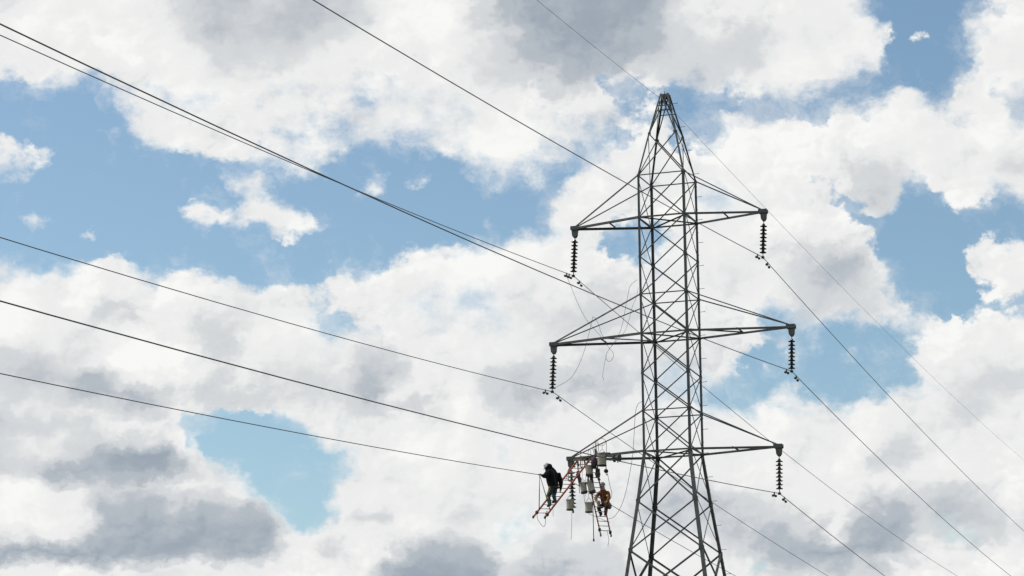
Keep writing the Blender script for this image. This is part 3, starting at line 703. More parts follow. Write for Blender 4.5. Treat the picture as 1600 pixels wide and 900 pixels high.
for lv in ('L2', 'L4', 'L7'):                                        # bracing in plan at each cross arm
    for p0, p1, dz in (('A', 'D', 0.03), ('B', 'C', -0.03)):
        MB().angle(node(p0, lv) + Vector((0, 0, dz)), node(p1, lv) + Vector((0, 0, dz)), (0, 0, 1), 0.045, 0.005).build('plan_brace', 'steel', tower)
# peak cap with the shield wire clamp under it
cap = MB()
cap.box((0, 0, 30.33), (0.125, 0, 0), (0, 0.125, 0), (0, 0, 0.008))
for sx, sy in ((1, 0), (-1, 0), (0, 1), (0, -1)):
    cap.box((sx * 0.132, sy * 0.132, 30.25), (0.128 if sy else 0.006, 0, 0), (0, 0.128 if sx else 0.006, 0), (0, 0, 0.07))
cap.tube([(-0.02, 0.0, 30.33), (-0.02, 0.0, 30.48)], 0.016, 6)
cap.tube([(0.09, 0.02, 30.33), (0.09, 0.02, 30.39)], 0.03, 6)
cap_o = cap.build('peak_cap', 'steel', tower)
cl = MB()
cl.bar((0, 0, 30.30), (0, 0, 30.03), 0.03, 0.05, (0, 1, 0))
cl.tube([(0, -0.14, 30.0), (0, -0.06, 30.03), (0, 0.06, 30.03), (0, 0.14, 30.0)], [0.02, 0.035, 0.035, 0.02], 8)
cl.build('wire_clamp', 'iron', cap_o)
# climbing bolts up the far right leg
zs, i = 30.0, 0
while zs > 4.0:
    for a, b in zip(LV[:-1], LV[1:]):
        if Z[b] <= zs <= Z[a]:
            t = (Z[a] - zs) / (Z[a] - Z[b])
            p = node('D', a).lerp(node('D', b), t)
            break
    if i % 2 == 0:
        e = [p + Vector((0.02, -0.02, 0)), p + Vector((0.215, -0.02, 0.008))]
    else:
        e = [p + Vector((-0.02, 0.02, 0)), p + Vector((-0.02, 0.215, 0.008))]
    b_ = MB().tube(e, 0.009, 6)
    b_.tube([e[1], e[1] + (e[1] - e[0]).normalized() * 0.014], 0.017, 6)
    b_.build('step_bolt', 'iron', legs['D'])
    zs -= 0.453
    i += 1
for k in CORN:                                                       # footings
    p = node(k, 'base')
    f = MB()
    f.lathe((p.x, p.y, -0.4), (0, 0, 1), [(0.42, 0), (0.42, 0.68), (0.38, 0.75), (0.0, 0.76)], 20)
    f.build('footing', 'concrete', tower)

ARM = {'upper': (3.745, 'L2', 'L1'), 'middle': (4.672, 'L4', 'L3'), 'lower': (4.045, 'L7', 'L6')}
for an, (tip, lv, tie) in ARM.items():
    for s in (-1, 1):
        n_, f_ = ('A', 'B') if s < 0 else ('C', 'D')
        T = Vector((s * tip, 0, Z[lv]))
        pn, pf = node(n_, lv), node(f_, lv)
        ch = MB()
        for p, y in ((pn, -1), (pf, 1)):
            p = p + Vector((0, y * 0.035, 0.0))
            q = T + Vector((-s * 0.03, y * 0.07, 0.0))
            # channel-like chord: web outside, flange inside
            ch.angle(p, q, (0, y, 0), 0.085, 0.009, size2=0.075, flip=1)
        arm = ch.build('cross_arm', 'steel', tower)
        for p, y in ((node(n_, tie), -1), (node(f_, tie), 1)):
            MB().angle(p + Vector((s * 0.035, y * 0.01, 0)), T + Vector((-s * 0.05, y * 0.05, 0.09)), (s * 0.3, y, 0.2), 0.042, 0.006).build('tie_bar', 'steel', arm)
        m1, m2 = pn.lerp(T, 0.475), pf.lerp(T, 0.475)
        MB().angle(m1 + Vector((0, 0.0, 0.05)), m2 + Vector((0, 0, 0.05)), (0, 0, 1), 0.042, 0.005).build('arm_strut', 'steel', arm)
        if an == 'middle':
            q1 = m2 if s > 0 else m1
            q0 = pn if s > 0 else pf
            MB().angle(q0 + Vector((0, 0, 0.06)), q1 + Vector((0, 0, 0.06)), (0, 0, 1), 0.045, 0.005).build('arm_brace', 'steel', arm)
        # tip: joint plates, then the tapering hanger plate below
        tp = MB()
        tp.box(T + Vector((0, 0, 0.03)), (0.13, 0, 0), (0, 0.105, 0), (0, 0, 0.012))
        for y in (-1, 1):
            tp.box(T + Vector((-s * 0.02, y * 0.113, 0.02)), (0.17, 0, 0), (0, 0.006, 0), (0, 0, 0.075))
        tp.box(T + Vector((s * 0.125, 0, 0.04)), (0.02, 0, 0), (0, 0.06, 0), (0, 0, 0.045))
        tp.build('tip_plate', 'plate', arm)
        hp = MB()
        for y in (-0.06, 0.06):
            pr = [(-0.15, 0.0), (0.15, 0.0), (0.115, -0.10), (0.10, -0.27), (0.045, -0.36), (-0.045, -0.36), (-0.10, -0.27), (-0.115, -0.10)]
            vs = [T + Vector((a_, y + t_, b_)) for t_ in (-0.007, 0.007) for a_, b_ in pr]
            k = len(pr)
            hp.add(vs, [tuple(range(k)), tuple(range(2 * k - 1, k - 1, -1))] + [(i_, i_ + k, (i_ + 1) % k + k, (i_ + 1) % k) for i_ in range(k)])
        hp.box(T + Vector((0.10, 0, -0.15)), (0.006, 0, 0), (0, 0.052, 0), (0, 0, 0.10))
        hp.box(T + Vector((-0.10, 0, -0.15)), (0.006, 0, 0), (0, 0.052, 0), (0, 0, 0.10))
        hp.tube([T + Vector((0, -0.1, -0.31)), T + Vector((0, 0.1, -0.31))], 0.018, 8)
        hp.build('hanger_bracket', 'plate', arm)

# ------------------------------------------------------------------ insulator strings
DP = 0.1445
disc_mb = MB().lathe((0, 0, 0), (0, 0, -1), [(0.012, -0.005), (0.034, 0.0), (0.052, 0.02), (0.058, 0.050), (0.072, 0.070), (0.095, 0.082), (0.122, 0.091), (0.133, 0.099),
                                              (0.133, 0.114), (0.118, 0.119), (0.108, 0.108), (0.094, 0.108), (0.088, 0.120), (0.078, 0.108), (0.062, 0.108),
                                              (0.056, 0.122), (0.046, 0.108), (0.022, 0.112), (0.014, 0.145)], 20)
disc_me = disc_mb.mesh('disc', 'porcelain')


def insulator(label, top, bot, n, gap, clamp=True):
    """top: pin of the hanger bracket, bot: the wire; discs start 'gap' below the pin"""
    top, bot = Vector(top), Vector(bot)
    r = thing('insulator_string', label, 'insulator', top, 'insulator strings hanging from the arm tips')
    ax = (bot - top).normalized()
    tilt = Vector((0, 0, -1)).rotation_difference(ax)
    link = MB()
    link.tube([top + Vector((0.028, 0, 0.02)), top + Vector((0.03, 0, -0.05)), top + Vector((0.0, 0, -0.085)), top + Vector((-0.03, 0, -0.05)), top + Vector((-0.028, 0, 0.02))], 0.010, 6)
    link.tube([top + ax * 0.07, top + ax * (gap + 0.01)], 0.015, 8)
    link.build('shackle', 'iron', r)
    for i in range(n):
        o = bpy.data.objects.new('disc', disc_me)
        C.objects.link(o)
        o.parent = r
        o.location = ax * (gap + i * DP)
        o.rotation_mode = 'QUATERNION'
        o.rotation_quaternion = tilt
    e = top + ax * (gap + n * DP)
    if clamp:
        k = MB()
        k.tube([e - ax * 0.015, bot - ax * 0.03], 0.016, 8)
        k.tube([bot + Vector((0, -0.16, -0.022)), bot + Vector((0, -0.09, 0.0)), bot + Vector((0, 0, 0.012)), bot + Vector((0, 0.09, 0.0)), bot + Vector((0, 0.16, -0.022))],
               [0.018, 0.034, 0.042, 0.034, 0.018], 8)
        k.box(bot + Vector((0, 0, -0.005)), (0.05, 0, 0), (0, 0.05, 0), (0, 0, 0.04))
        k.build('suspension_clamp', 'iron', r)
    else:
        k = MB()
        k.tube([e - ax * 0.015, e + ax * 0.10], 0.016, 8)
        k.box(e + ax * 0.13, (0.02, 0, 0), (0, 0.05, 0), (0, 0, 0.05))
        k.build('socket_clevis', 'iron', r)
    return r


def pin(arm, s):
    return Vector((s * ARM[arm][0], 0, Z[ARM[arm][1]] - 0.31))


CLAMP = {'UL': (-3.832, 0, 23.477), 'UR': (3.664, 0, 23.575), 'ML': (-4.754, 0, 19.004), 'MR': (4.623, 0, 19.146),
         'LR': (4.011, 0, 14.604), 'LL': (-4.188, 0, 15.599)}
insulator('dark disc insulator string hanging from the tip of the upper left cross arm', pin('upper', -1), CLAMP['UL'], 9, 0.11)
insulator('dark disc insulator string hanging from the tip of the upper right cross arm', pin('upper', 1), CLAMP['UR'], 8, 0.15)
insulator('dark disc insulator string hanging from the tip of the middle left cross arm', pin('middle', -1), CLAMP['ML'], 9, 0.11)
insulator('dark disc insulator string hanging from the tip of the middle right cross arm', pin('middle', 1), CLAMP['MR'], 8, 0.14)
insulator('dark disc insulator string hanging from the tip of the lower right cross arm', pin('lower', 1), CLAMP['LR'], 8, 0.14)
insulator('dark disc insulator string hanging unhooked behind the ladder at the lower left arm tip', pin('lower', -1),
          (-3.985, 0, 14.30), 10, 0.12, clamp=False)

# ------------------------------------------------------------------ conductors, one continuous wire through each clamp
DL, DR = radians(-0.25), radians(-1.25)
HL = Vector((-sin(DL), -cos(DL), 0))
HR = Vector((sin(DR), cos(DR), 0))
WIRES = {  # slope and curvature towards the camera, then away from it
    'UL': (-0.09362, 0.00036, -0.04689, 0.00027, 0.0125, 'power line wire held under the upper left insulator string, with three dampers'),
    'MR': (-0.09256, 0.00035, -0.04576, 0.00033, 0.0138, 'power line wire passing behind the lattice to the middle right insulator string'),
    'UR': (-0.09053, 0.00029, -0.03667, 0.00023, 0.0140, 'power line wire held under the upper right insulator string'),
    'ML': (-0.09063, 0.00035, -0.04775, 0.00025, 0.0125, 'power line wire held under the middle left insulator string'),
    'LR': (-0.08586, 0.00029, -0.04884, 0.00034, 0.0138, 'power line wire held under the lower right insulator string'),
    'LL': (-0.08570, 0.00027, -0.04300, 0.00027, 0.0125, 'lowest left power line wire, gripped by the worker in the black jacket'),
}


def wire_pt(k, t):
    a = WIRES[k] if k in WIRES else SH
    x0 = Vector(CLAMP[k]) if k in CLAMP else Vector((0, 0, 30.03))
    if t < 0:
        return x0 + HL * -t + Vector((0, 0, a[0] * -t + a[1] * t * t))
    return x0 + HR * t + Vector((0, 0, a[2] * t + a[3] * t * t))


def damper(k, t, parent):
    p = wire_pt(k, t)
    d = (wire_pt(k, t + 0.2) - wire_pt(k, t - 0.2)).normalized()
    m = MB()
    m.box(p + Vector((0, 0, -0.035)), (0.018, 0, 0), (0, 0.03, 0), (0, 0, 0.055))
    c_ = p + Vector((0, 0, -0.10))
    dn = Vector((0, 0, -1))
    m.tube([c_ - d * 0.2 + dn * 0.025, c_ - d * 0.1, c_, c_ + d * 0.1, c_ + d * 0.2 + dn * 0.025], 0.009, 6)
    for s in (-1, 1):
        q = c_ + d * s * 0.2 + dn * 0.02
        m.lathe(q - d * s * 0.055, d * s, [(0.02, 0), (0.045, 0.02), (0.05, 0.09), (0.042, 0.12), (0.0, 0.125)], 10)
    m.build('damper', 'iron', parent)


TS = [-265 + 5 * i for i in range(51)] + [-12 + i for i in range(9)] + [-3 + 0.5 * i for i in range(13)] + [4 + i for i in range(9)] + [15 + 6 * i for i in range(30)]
TS = sorted(set(t for t in TS))
for k, a in WIRES.items():
    mb = MB().tube([wire_pt(k, t) for t in TS], a[4], 6)
    wo_ = solo('conductor', mb, 'wire', a[5], 'power line', CLAMP[k], 'power line wires strung along the pylon')
    if k != 'LL':
        damper(k, -0.85, wo_)
        damper(k, 0.85, wo_)
    if k == 'UL':
        damper(k, -0.55, wo_)
SH = (-0.06037, 0.0005, -0.00414, 0.00017, 0.0065)
sh = solo('shield_wire', MB().tube([wire_pt('S', t) for t in TS], 0.0065, 6), 'wire',
          'thin bare wire running over the very top of the lattice pylon', 'wire', (0, 0, 30.03))

# ------------------------------------------------------------------ the crew's ladders at the lower left arm
def ladder(label, T, B, S, n, pos_name):
    T, B, S = Vector(T), Vector(B), Vector(S)
    d = (B - T).normalized()
    S = S - d * S.dot(d)
    nn = d.cross(S).normalized()
    r = thing('hook_ladder', label, 'ladder', T, 'orange hook ladders slung from the cross arm')
    rails = []
    for s in (-1, 1):
        m = MB()
        o = S * 0.5 * s
        L = (B - T).length
        m.box((T + B) / 2 + o - S.normalized() * s * 0.012, d * L / 2, nn * 0.034, S.normalized() * 0.004)
        for e in (-1, 1):
            m.box((T + B) / 2 + o + nn * e * 0.030, d * L / 2, nn * 0.004, S.normalized() * 0.016)
        ro = m.build('rail', 'fibreglass', r)
        rails.append(ro)
        ft = MB().box(B + o + d * 0.01, d * 0.035, nn * 0.042, S.normalized() * 0.024)
        ft.build('foot', 'strap', ro)
        hk = MB()
        hk.tube(smooth_path([T + o + d * 0.25 + nn * 0.0, T + o + d * 0.0, T + o - d * 0.10 + Vector((0, 0.02, 0.05)), T + o - d * 0.12 + Vector((0, 0.12 * (1 if d.y < 0 else -1), 0.03)),
                             T + o + Vector((0, 0.22 * (1 if d.y < 0 else -1), -0.07))], 4), 0.016, 6)
        hk.build('hook', 'iron', ro)
    for k in range(n):
        p = T + (B - T) * ((k + 0.5) / (n + 0.5))
        MB().tube([p - S * 0.5, p + S * 0.5], 0.015, 8).build('rung', 'rung', r)
    for s, f in ((-1, 0.925), (1, 0.955)):
        p = T + (B - T) * f + S * 0.5 * s
        MB().box(p, d * 0.05, nn * 0.05, S.normalized() * 0.045).build('rail_clamp', 'strap', r)
    return T, B, S


T1, B1, S1 = ladder('orange ladder hung from the lower left arm tip, leaning out under the worker in black',
                    (-3.518, 0.10, 16.359), (-4.214, -3.40, 13.751), (0.471, -0.060, -0.046), 14, 'a')
T2, B2, S2 = ladder('orange ladder hanging on the far side of the arm beneath the worker in rust orange',
                    (-3.279, -0.10, 16.256), (-3.932, 4.00, 13.881), (0.407, 0.044, -0.036), 15, 'b')


def on_ladder(T, B, S, f, s):
    return T + (B - T) * f + S * 0.5 * s


# ------------------------------------------------------------------ people
def person(label, J, R, edges, zones, pos, group):
    """one continuous skinned body; J joint positions, R radii, zones: edge -> material"""
    root = thing('person', label, 'person', pos, group)
    names = list(J)
    me = bpy.data.meshes.new('body_cage')
    o = Vector(pos)
    me.from_pydata([tuple(Vector(J[k]) - o) for k in names], [(names.index(a), names.index(b)) for a, b in edges], [])
    tmp = bpy.data.objects.new('body_cage', me)
    C.objects.link(tmp)
    sk = tmp.modifiers.new('skin', 'SKIN')
    sk.branch_smoothing = 0.6
    sk.use_smooth_shade = True
    sub = tmp.modifiers.new('subdivision', 'SUBSURF')
    sub.levels = sub.render_levels = 2
    data = me.skin_vertices[0].data
    for i, k in enumerate(names):
        r_ = R[k]
        data[i].radius = r_ if isinstance(r_, tuple) else (r_, r_)
        data[i].use_root = (k == 'pelvis')
    dg = bpy.context.evaluated_depsgraph_get()
    dg.update()
    out = bpy.data.meshes.new_from_object(tmp.evaluated_get(dg))
    out.name = 'body'
    bpy.data.objects.remove(tmp)
    mats = []
    for z in zones.values():
        if z not in mats:
            mats.append(z)
    out.materials.clear()
    for z in mats:
        out.materials.append(M[z])
    P = {k: Vector(J[k]) - o for k in names}
    avg = lambda k: R[k] if not isinstance(R[k], tuple) else sum(R[k]) / 2
    for pl in out.polygons:
        c = pl.center
        best, bz = 1e9, mats[0]
        for (a, b) in edges:
            ab = P[b] - P[a]
            t = max(0.0, min(1.0, (c - P[a]).dot(ab) / max(ab.length_squared, 1e-9)))
            dd = (c - P[a] - ab * t).length - (avg(a) * (1 - t) + avg(b) * t)
            if dd < best:
                best, bz = dd, zones.get((a, b), mats[0])
        pl.material_index = mats.index(bz)
        pl.use_smooth = True
    ob = bpy.data.objects.new('body', out)
    C.objects.link(ob)
    ob.parent = root
    return root


def hand(J, R, E, Zn, tag, wrist, palm, fdir, pdir, mat):
    """palm with four unequal curled fingers and a thumb off its side"""
    palm, fdir, pdir = Vector(palm), Vector(fdir).normalized(), Vector(pdir).normalized()
    pdir = (pdir - fdir * pdir.dot(fdir)).normalized()
    side = fdir.cross(pdir)
    J[tag + 'palm'], R[tag + 'palm'] = palm, (0.042, 0.024)
    E.append((wrist, tag + 'palm'))
    Zn[(wrist, tag + 'palm')] = mat
    for i, (o, l) in enumerate(((-0.030, 0.062), (-0.010, 0.074), (0.010, 0.070), (0.030, 0.054))):
        k1, k2, k3 = tag + 'k%d' % i, tag + 'm%d' % i, tag + 't%d' % i
        J[k1] = palm + fdir * 0.045 + side * o
        J[k2] = J[k1] + fdir * l * 0.45 + pdir * 0.018
        J[k3] = J[k2] + fdir * l * 0.10 + pdir * l * 0.55
        R[k1], R[k2], R[k3] = 0.0105, 0.0095, 0.0085
        for a, b in ((tag + 'palm', k1), (k1, k2), (k2, k3)):
            E.append((a, b))
            Zn[(a, b)] = mat
    k1, k2 = tag + 'th1', tag + 'th2'
    J[k1] = palm - side * 0.052 + fdir * 0.005 + pdir * 0.012
    J[k2] = J[k1] + fdir * 0.035 + pdir * 0.030 - side * 0.008
    R[k1], R[k2] = 0.0125, 0.010
    for a, b in ((tag + 'palm', k1), (k1, k2)):
        E.append((a, b))
        Zn[(a, b)] = mat


def figure(J, up_, low, boots, bulk, neck):
    R = dict(pelvis=(0.165, 0.145), spine=(0.165 * bulk, 0.145 * bulk), chest=(0.19 * bulk, 0.155 * bulk), neck=neck, jaw=0.085, skull=(0.088, 0.102), crown=0.07,
             nose=0.016, lsho=0.085 * bulk, lelb=0.064 * bulk, lwri=0.050, rsho=0.085 * bulk, relb=0.064 * bulk, rwri=0.050,
             lhip=0.115, lknee=0.086, lank=0.066, lheel=0.045, ltoe=0.040, rhip=0.115, rknee=0.086, rank=0.066, rheel=0.045, rtoe=0.040)
    E = [('pelvis', 'spine'), ('spine', 'chest'), ('chest', 'neck'), ('neck', 'jaw'), ('jaw', 'skull'), ('skull', 'crown'), ('jaw', 'nose'),
         ('chest', 'lsho'), ('lsho', 'lelb'), ('lelb', 'lwri'), ('chest', 'rsho'), ('rsho', 'relb'), ('relb', 'rwri'),
         ('pelvis', 'lhip'), ('lhip', 'lknee'), ('lknee', 'lank'), ('lank', 'ltoe'),
         ('pelvis', 'rhip'), ('rhip', 'rknee'), ('rknee', 'rank'), ('rank', 'rtoe')]
    Zn = {}
    for e in E:
        a, b = e
        Zn[e] = up_
        if b in ('jaw', 'skull', 'crown', 'nose'):
            Zn[e] = 'skin'
        if b in ('lhip', 'rhip', 'lknee', 'rknee', 'lank', 'rank'):
            Zn[e] = low
        if b in ('ltoe', 'rtoe'):
            Zn[e] = boots
    R = {k: R[k] for k in J}
    return R, E, Zn


def hard_hat(parent, c, fwd, tilt, mat):
    c, fwd = Vector(c), Vector(fwd).normalized()
    axu = (Vector((0, 0, 1)) + fwd * tilt).normalized()
    m = MB()
    m.lathe(c - axu * 0.02, axu, [(0.128, -0.012), (0.132, 0.0), (0.122, 0.008), (0.116, 0.03), (0.108, 0.07), (0.086, 0.105), (0.05, 0.126), (0.0, 0.132)], 18)
    f = (fwd - axu * fwd.dot(axu)).normalized()
    sd = axu.cross(f)
    m.add([c + f * 0.10 - sd * 0.09 - axu * 0.022, c + f * 0.185 - sd * 0.045 - axu * 0.035, c + f * 0.185 + sd * 0.045 - axu * 0.035, c + f * 0.10 + sd * 0.09 - axu * 0.022,
           c + f * 0.10 - sd * 0.09 - axu * 0.012, c + f * 0.185 - sd * 0.045 - axu * 0.027, c + f * 0.185 + sd * 0.045 - axu * 0.027, c + f * 0.10 + sd * 0.09 - axu * 0.012],
          [(3, 2, 1, 0), (4, 5, 6, 7), (0, 1, 5, 4), (1, 2, 6, 5), (2, 3, 7, 6), (3, 0, 4, 7)])
    m.build('hard_hat', mat, parent)


def belt(parent, c, r, mat):
    c = Vector(c)
    MB().lathe(c - Vector((0, 0, 0.035)), (0.05, 0, 1), [(r, 0), (r + 0.012, 0.005), (r + 0.012, 0.065), (r, 0.07)], 18).build('tool_belt', mat, parent)


# worker reaching for the wire, bent forward on the near ladder
J = dict(pelvis=(-3.90, -2.58, 15.00), spine=(-3.935, -2.65, 15.20), chest=(-3.965, -2.75, 15.46), neck=(-4.01, -2.79, 15.63), jaw=(-4.06, -2.82, 15.665),
         skull=(-4.08, -2.835, 15.725), crown=(-4.09, -2.84, 15.765), nose=(-4.17, -2.85, 15.635),
         lsho=(-3.98, -2.97, 15.47), lelb=(-4.04, -3.20, 15.27), lwri=(-4.10, -3.38, 15.295),
         rsho=(-3.82, -2.55, 15.46), relb=(-3.67, -2.43, 15.18), rwri=(-3.735, -2.27, 14.91),
         lhip=(-3.95, -2.67, 14.87), lknee=(-4.10, -2.70, 14.60), lank=(-3.95, -2.87, 14.25), ltoe=(-4.08, -2.92, 14.20),
         rhip=(-3.86, -2.50, 14.87), rknee=(-3.95, -2.48, 14.66), rank=(-3.83, -2.645, 14.41), rtoe=(-3.96, -2.68, 14.36))
R, E, Zn = figure(J, 'jacket', 'jeans', 'boot', 1.6, 0.15)
hand(J, R, E, Zn, 'l', 'lwri', (-4.135, -3.425, 15.335), (-0.55, -0.75, 0.05), (0.05, 0.0, -1), 'glove')
hand(J, R, E, Zn, 'r', 'rwri', (-3.755, -2.225, 14.86), (-0.2, 0.3, -1), (-0.9, 0.2, 0), 'glove')
p1 = person('person in black jacket, blue jeans and white hard hat bent over the wire', J, R, E, Zn, (-3.95, -2.55, 14.32), 'line workers on the ladders')
hard_hat(p1, (-4.085, -2.835, 15.715), (-1, -0.25, 0), 0.85, 'hat_white')
MB().blob((-4.02, -2.81, 15.675), 0.15, 0.15, 0.13, 12, 8, 0.06, 21).build('hood', 'jacket', p1)
belt(p1, (-3.885, -2.585, 14.93), 0.178, 'strap')
MB().blob((-4.0, -2.79, 14.87), 0.055, 0.04, 0.075, wob=0.1, seed=3).build('tool_pouch', 'leather', p1)
MB().tube(smooth_path([(-3.86, -2.96, 15.55), (-3.78, -2.93, 15.40), (-3.76, -2.86, 15.18), (-3.78, -2.76, 15.0)], 4), 0.016, 6).build('harness_strap', 'strap', p1)
MB().tube(smooth_path([(-3.99, -2.80, 14.80), (-4.10, -2.80, 14.66), (-4.12, -2.80, 14.60), (-4.02, -2.86, 14.48)], 4), 0.010, 6).build('leg_strap', 'lime', p1)

# worker squatting on the far ladder, facing this way
J = dict(pelvis=(-3.66, 3.13, 14.98), spine=(-3.665, 3.09, 15.15), chest=(-3.675, 3.00, 15.37), neck=(-3.69, 2.945, 15.54), jaw=(-3.70, 2.92, 15.61),
         skull=(-3.705, 2.915, 15.69), crown=(-3.71, 2.92, 15.76), nose=(-3.71, 2.79, 15.64),
         lsho=(-3.50, 2.99, 15.44), lelb=(-3.42, 2.84, 15.19), lwri=(-3.44, 2.63, 15.03),
         rsho=(-3.86, 2.98, 15.44), relb=(-3.96, 2.80, 15.20), rwri=(-3.85, 2.60, 15.05),
         lhip=(-3.56, 3.11, 14.93), lknee=(-3.52, 2.78, 14.86), lank=(-3.62, 2.985, 14.575), ltoe=(-3.61, 2.86, 14.53),
         rhip=(-3.76, 3.11, 14.93), rknee=(-3.85, 2.78, 14.84), rank=(-3.80, 2.985, 14.575), rtoe=(-3.81, 2.86, 14.53))
R, E, Zn = figure(J, 'rust', 'brown', 'boot', 1.12, 0.075)
hand(J, R, E, Zn, 'l', 'lwri', (-3.455, 2.575, 14.99), (-0.2, -0.9, -0.3), (-0.8, 0.2, -0.5), 'glove')
hand(J, R, E, Zn, 'r', 'rwri', (-3.82, 2.545, 15.01), (0.3, -0.9, -0.3), (0.8, 0.2, -0.5), 'glove')
p2 = person('person in rust orange jacket and grey hard hat crouched on the far ladder', J, R, E, Zn, (-3.70, 3.0, 14.5), 'line workers on the ladders')
hard_hat(p2, (-3.71, 2.915, 15.725), (-0.1, -1, 0), 0.2, 'hat_grey')
belt(p2, (-3.66, 3.13, 14.97), 0.178, 'strap')
MB().blob((-3.475, 3.02, 14.90), 0.10, 0.09, 0.13, wob=0.08, seed=5).build('tool_pouch', 'leather', p2)
MB().blob((-3.865, 2.90, 14.97), 0.07, 0.06, 0.15, wob=0.08, seed=8).build('tool_pouch', 'canvas', p2)
for x in (-3.59, -3.76):
    MB().tube(smooth_path([(x, 2.86, 15.46), (x, 2.845, 15.34), (x + 0.01, 2.92, 15.12), (x + 0.01, 2.975, 15.0)], 4), 0.018, 6).build('harness_strap', 'strap', p2)
MB().tube([(-3.51, 2.90, 15.30), (-3.46, 2.79, 15.25)], 0.05, 8).build('sleeve_band', 'lime', p2)

# ------------------------------------------------------------------ gear hung from the arm
def bucket(label, c, w, h, lean, hang, band=0.11, base='canvas_base'):
    c = Vector(c)
    ax = Vector(lean).normalized()
    b0 = c - ax * h / 2
    r = thing('canvas_bucket', label, 'bucket', b0, 'canvas tool buckets hung from the cross arm')
    R0, R1 = w * 0.43, w * 0.5
    body = MB().lathe(b0, ax, [(R0, 0.0), (R0 * 1.0, 0.05), (R0 * 0.99, h * 0.35), (R0 * 1.04, h * 0.7), (R1, h * 0.97), (R1 * 1.02, h), (R1 * 0.96, h), (R1 * 0.93, h * 0.9), (R0 * 0.9, 0.03)], 18)
    bo = body.build('body', 'canvas', r)
    MB().lathe(b0 - ax * 0.004, ax, [(R0 * 0.98, -0.004), (R0 * 1.07, 0.004), (R0 * 1.07, h * band), (R0 * 1.005, h * band + 0.003)], 18).build('base', base, r)
    sd = ax.cross(Vector((0, 1, 0))).normalized()
    t = c + ax * h / 2
    hd = MB().tube(smooth_path([t - sd * R1 - ax * 0.05, t - sd * R1 * 0.5 + ax * h * 0.22, t + ax * h * 0.42, t + sd * R1 * 0.5 + ax * h * 0.22, t + sd * R1 - ax * 0.05], 4), 0.008, 5)
    hd.tube([t + ax * h * 0.42, Vector(hang)], 0.007, 5)
    hd.build('handle', 'rope', r)
    MB().lathe(t - ax * 0.012, ax, [(R1 * 1.0, -0.012), (R1 * 1.05, -0.01), (R1 * 1.05, 0.012), (R1 * 1.0, 0.014)], 18).build('rim', 'canvas', bo)
    return r


def chord_pt(x, y):
    """a point on the near (-1) or far (1) bottom chord of the lower left arm"""
    t = (-x - 0.9) / (4.045 - 0.9)
    return Vector((x, y * (0.9 * (1 - t) + 0.07 * t + 0.04), 16.30))


bucket('pale canvas bucket hanging lowest left, below the leaning ladder beside the hanging discs', (-3.997, -0.35, 14.557), 0.31, 0.40, (0.03, 0, 1), chord_pt(-3.98, -1))
bucket('grey canvas bucket tilted left, hanging touching a second tilted bucket', (-3.468, -0.30, 15.174), 0.28, 0.40, (-0.13, 0, 1), chord_pt(-3.50, -1), 0.2)
bucket('grey canvas bucket tilted right, hanging under the strapped bucket', (-3.148, -0.35, 15.185), 0.29, 0.46, (-0.24, 0, 1), (-3.20, -0.40, 15.62), 0.2)
bucket('pale canvas bucket hanging lowest right, beside the crouched worker', (-3.273, -0.30, 14.430), 0.31, 0.38, (0.02, 0, 1), (-3.30, -0.30, 16.25))
bucket('grey canvas bucket strapped up just under the arm beside the ladder top', (-3.177, -0.45, 15.80), 0.31, 0.40, (0.02, 0, 1), chord_pt(-3.17, -1), 0.2)
bucket('large beige canvas bucket strapped to the arm beside the plum bag', (-2.634, -0.58, 16.150), 0.39, 0.44, (0.03, 0, 1), chord_pt(-2.64, -1) + Vector((0, 0, 0.5)))

r = thing('tool_bag', 'dark plum nylon bag strapped to the arm beside the large beige bucket', 'bag', (-2.954, -0.56, 15.84))
b_ = MB().blob((-2.954, -0.56, 16.07), 0.125, 0.11, 0.235, 14, 10, 0.05, 11)
bb = b_.build('body', 'plum', r)
MB().box((-2.954, -0.665, 15.98), (0.075, 0, 0), (0, 0.012, 0), (0, 0, 0.055)).build('pocket', 'strap', r)
MB().tube(smooth_path([(-3.03, -0.56, 16.24), (-3.0, -0.52, 16.36), (-2.93, -0.50, 16.37), (-2.88, -0.56, 16.24)], 4), 0.014, 6).build('handle', 'strap', r)

# hoist post with straps that the far ladder is lashed to
r = thing('lever_hoist', 'dark lever hoist hanging under the plum bag above the far ladder', 'hoist', (-2.86, -0.42, 15.42))
m = MB().box((-2.86, -0.42, 15.70), (0.075, 0, 0), (0, 0.05, 0), (0, 0, 0.16))
m.lathe((-2.86, -0.49, 15.66), (0, 1, 0), [(0.085, 0), (0.095, 0.01), (0.095, 0.12), (0.085, 0.13)], 14)
m.build('body', 'canvas_base', r)
MB().bar((-2.86, -0.50, 15.62), (-2.74, -0.52, 15.40), 0.03, 0.05).build('lever', 'iron', r)
MB().tube([(-2.86, -0.42, 15.84), (-2.86, -0.44, 16.24)], 0.022, 6).build('top_strap', 'strap', r)
MB().tube(smooth_path([(-2.86, -0.42, 15.56), (-2.86, -0.40, 15.44), (-2.82, -0.38, 15.40), (-2.80, -0.38, 15.45)], 4), 0.014, 6).build('hook', 'iron', r)

r = thing('strap_bundle', 'black strap bundle hanging between the strapped bucket and the tilted one', 'straps', (-3.10, -0.42, 15.44))
MB().box((-3.11, -0.42, 15.50), (0.06, 0, 0.0), (0, 0.03, 0), (0.01, 0, 0.17)).build('strap', 'strap', r)
MB().tube(smooth_path([(-3.10, -0.44, 15.66), (-3.2, -0.46, 15.58), (-3.25, -0.45, 15.45), (-3.19, -0.43, 15.33), (-3.10, -0.42, 15.37)], 4), 0.018, 6).build('loop', 'strap', r)

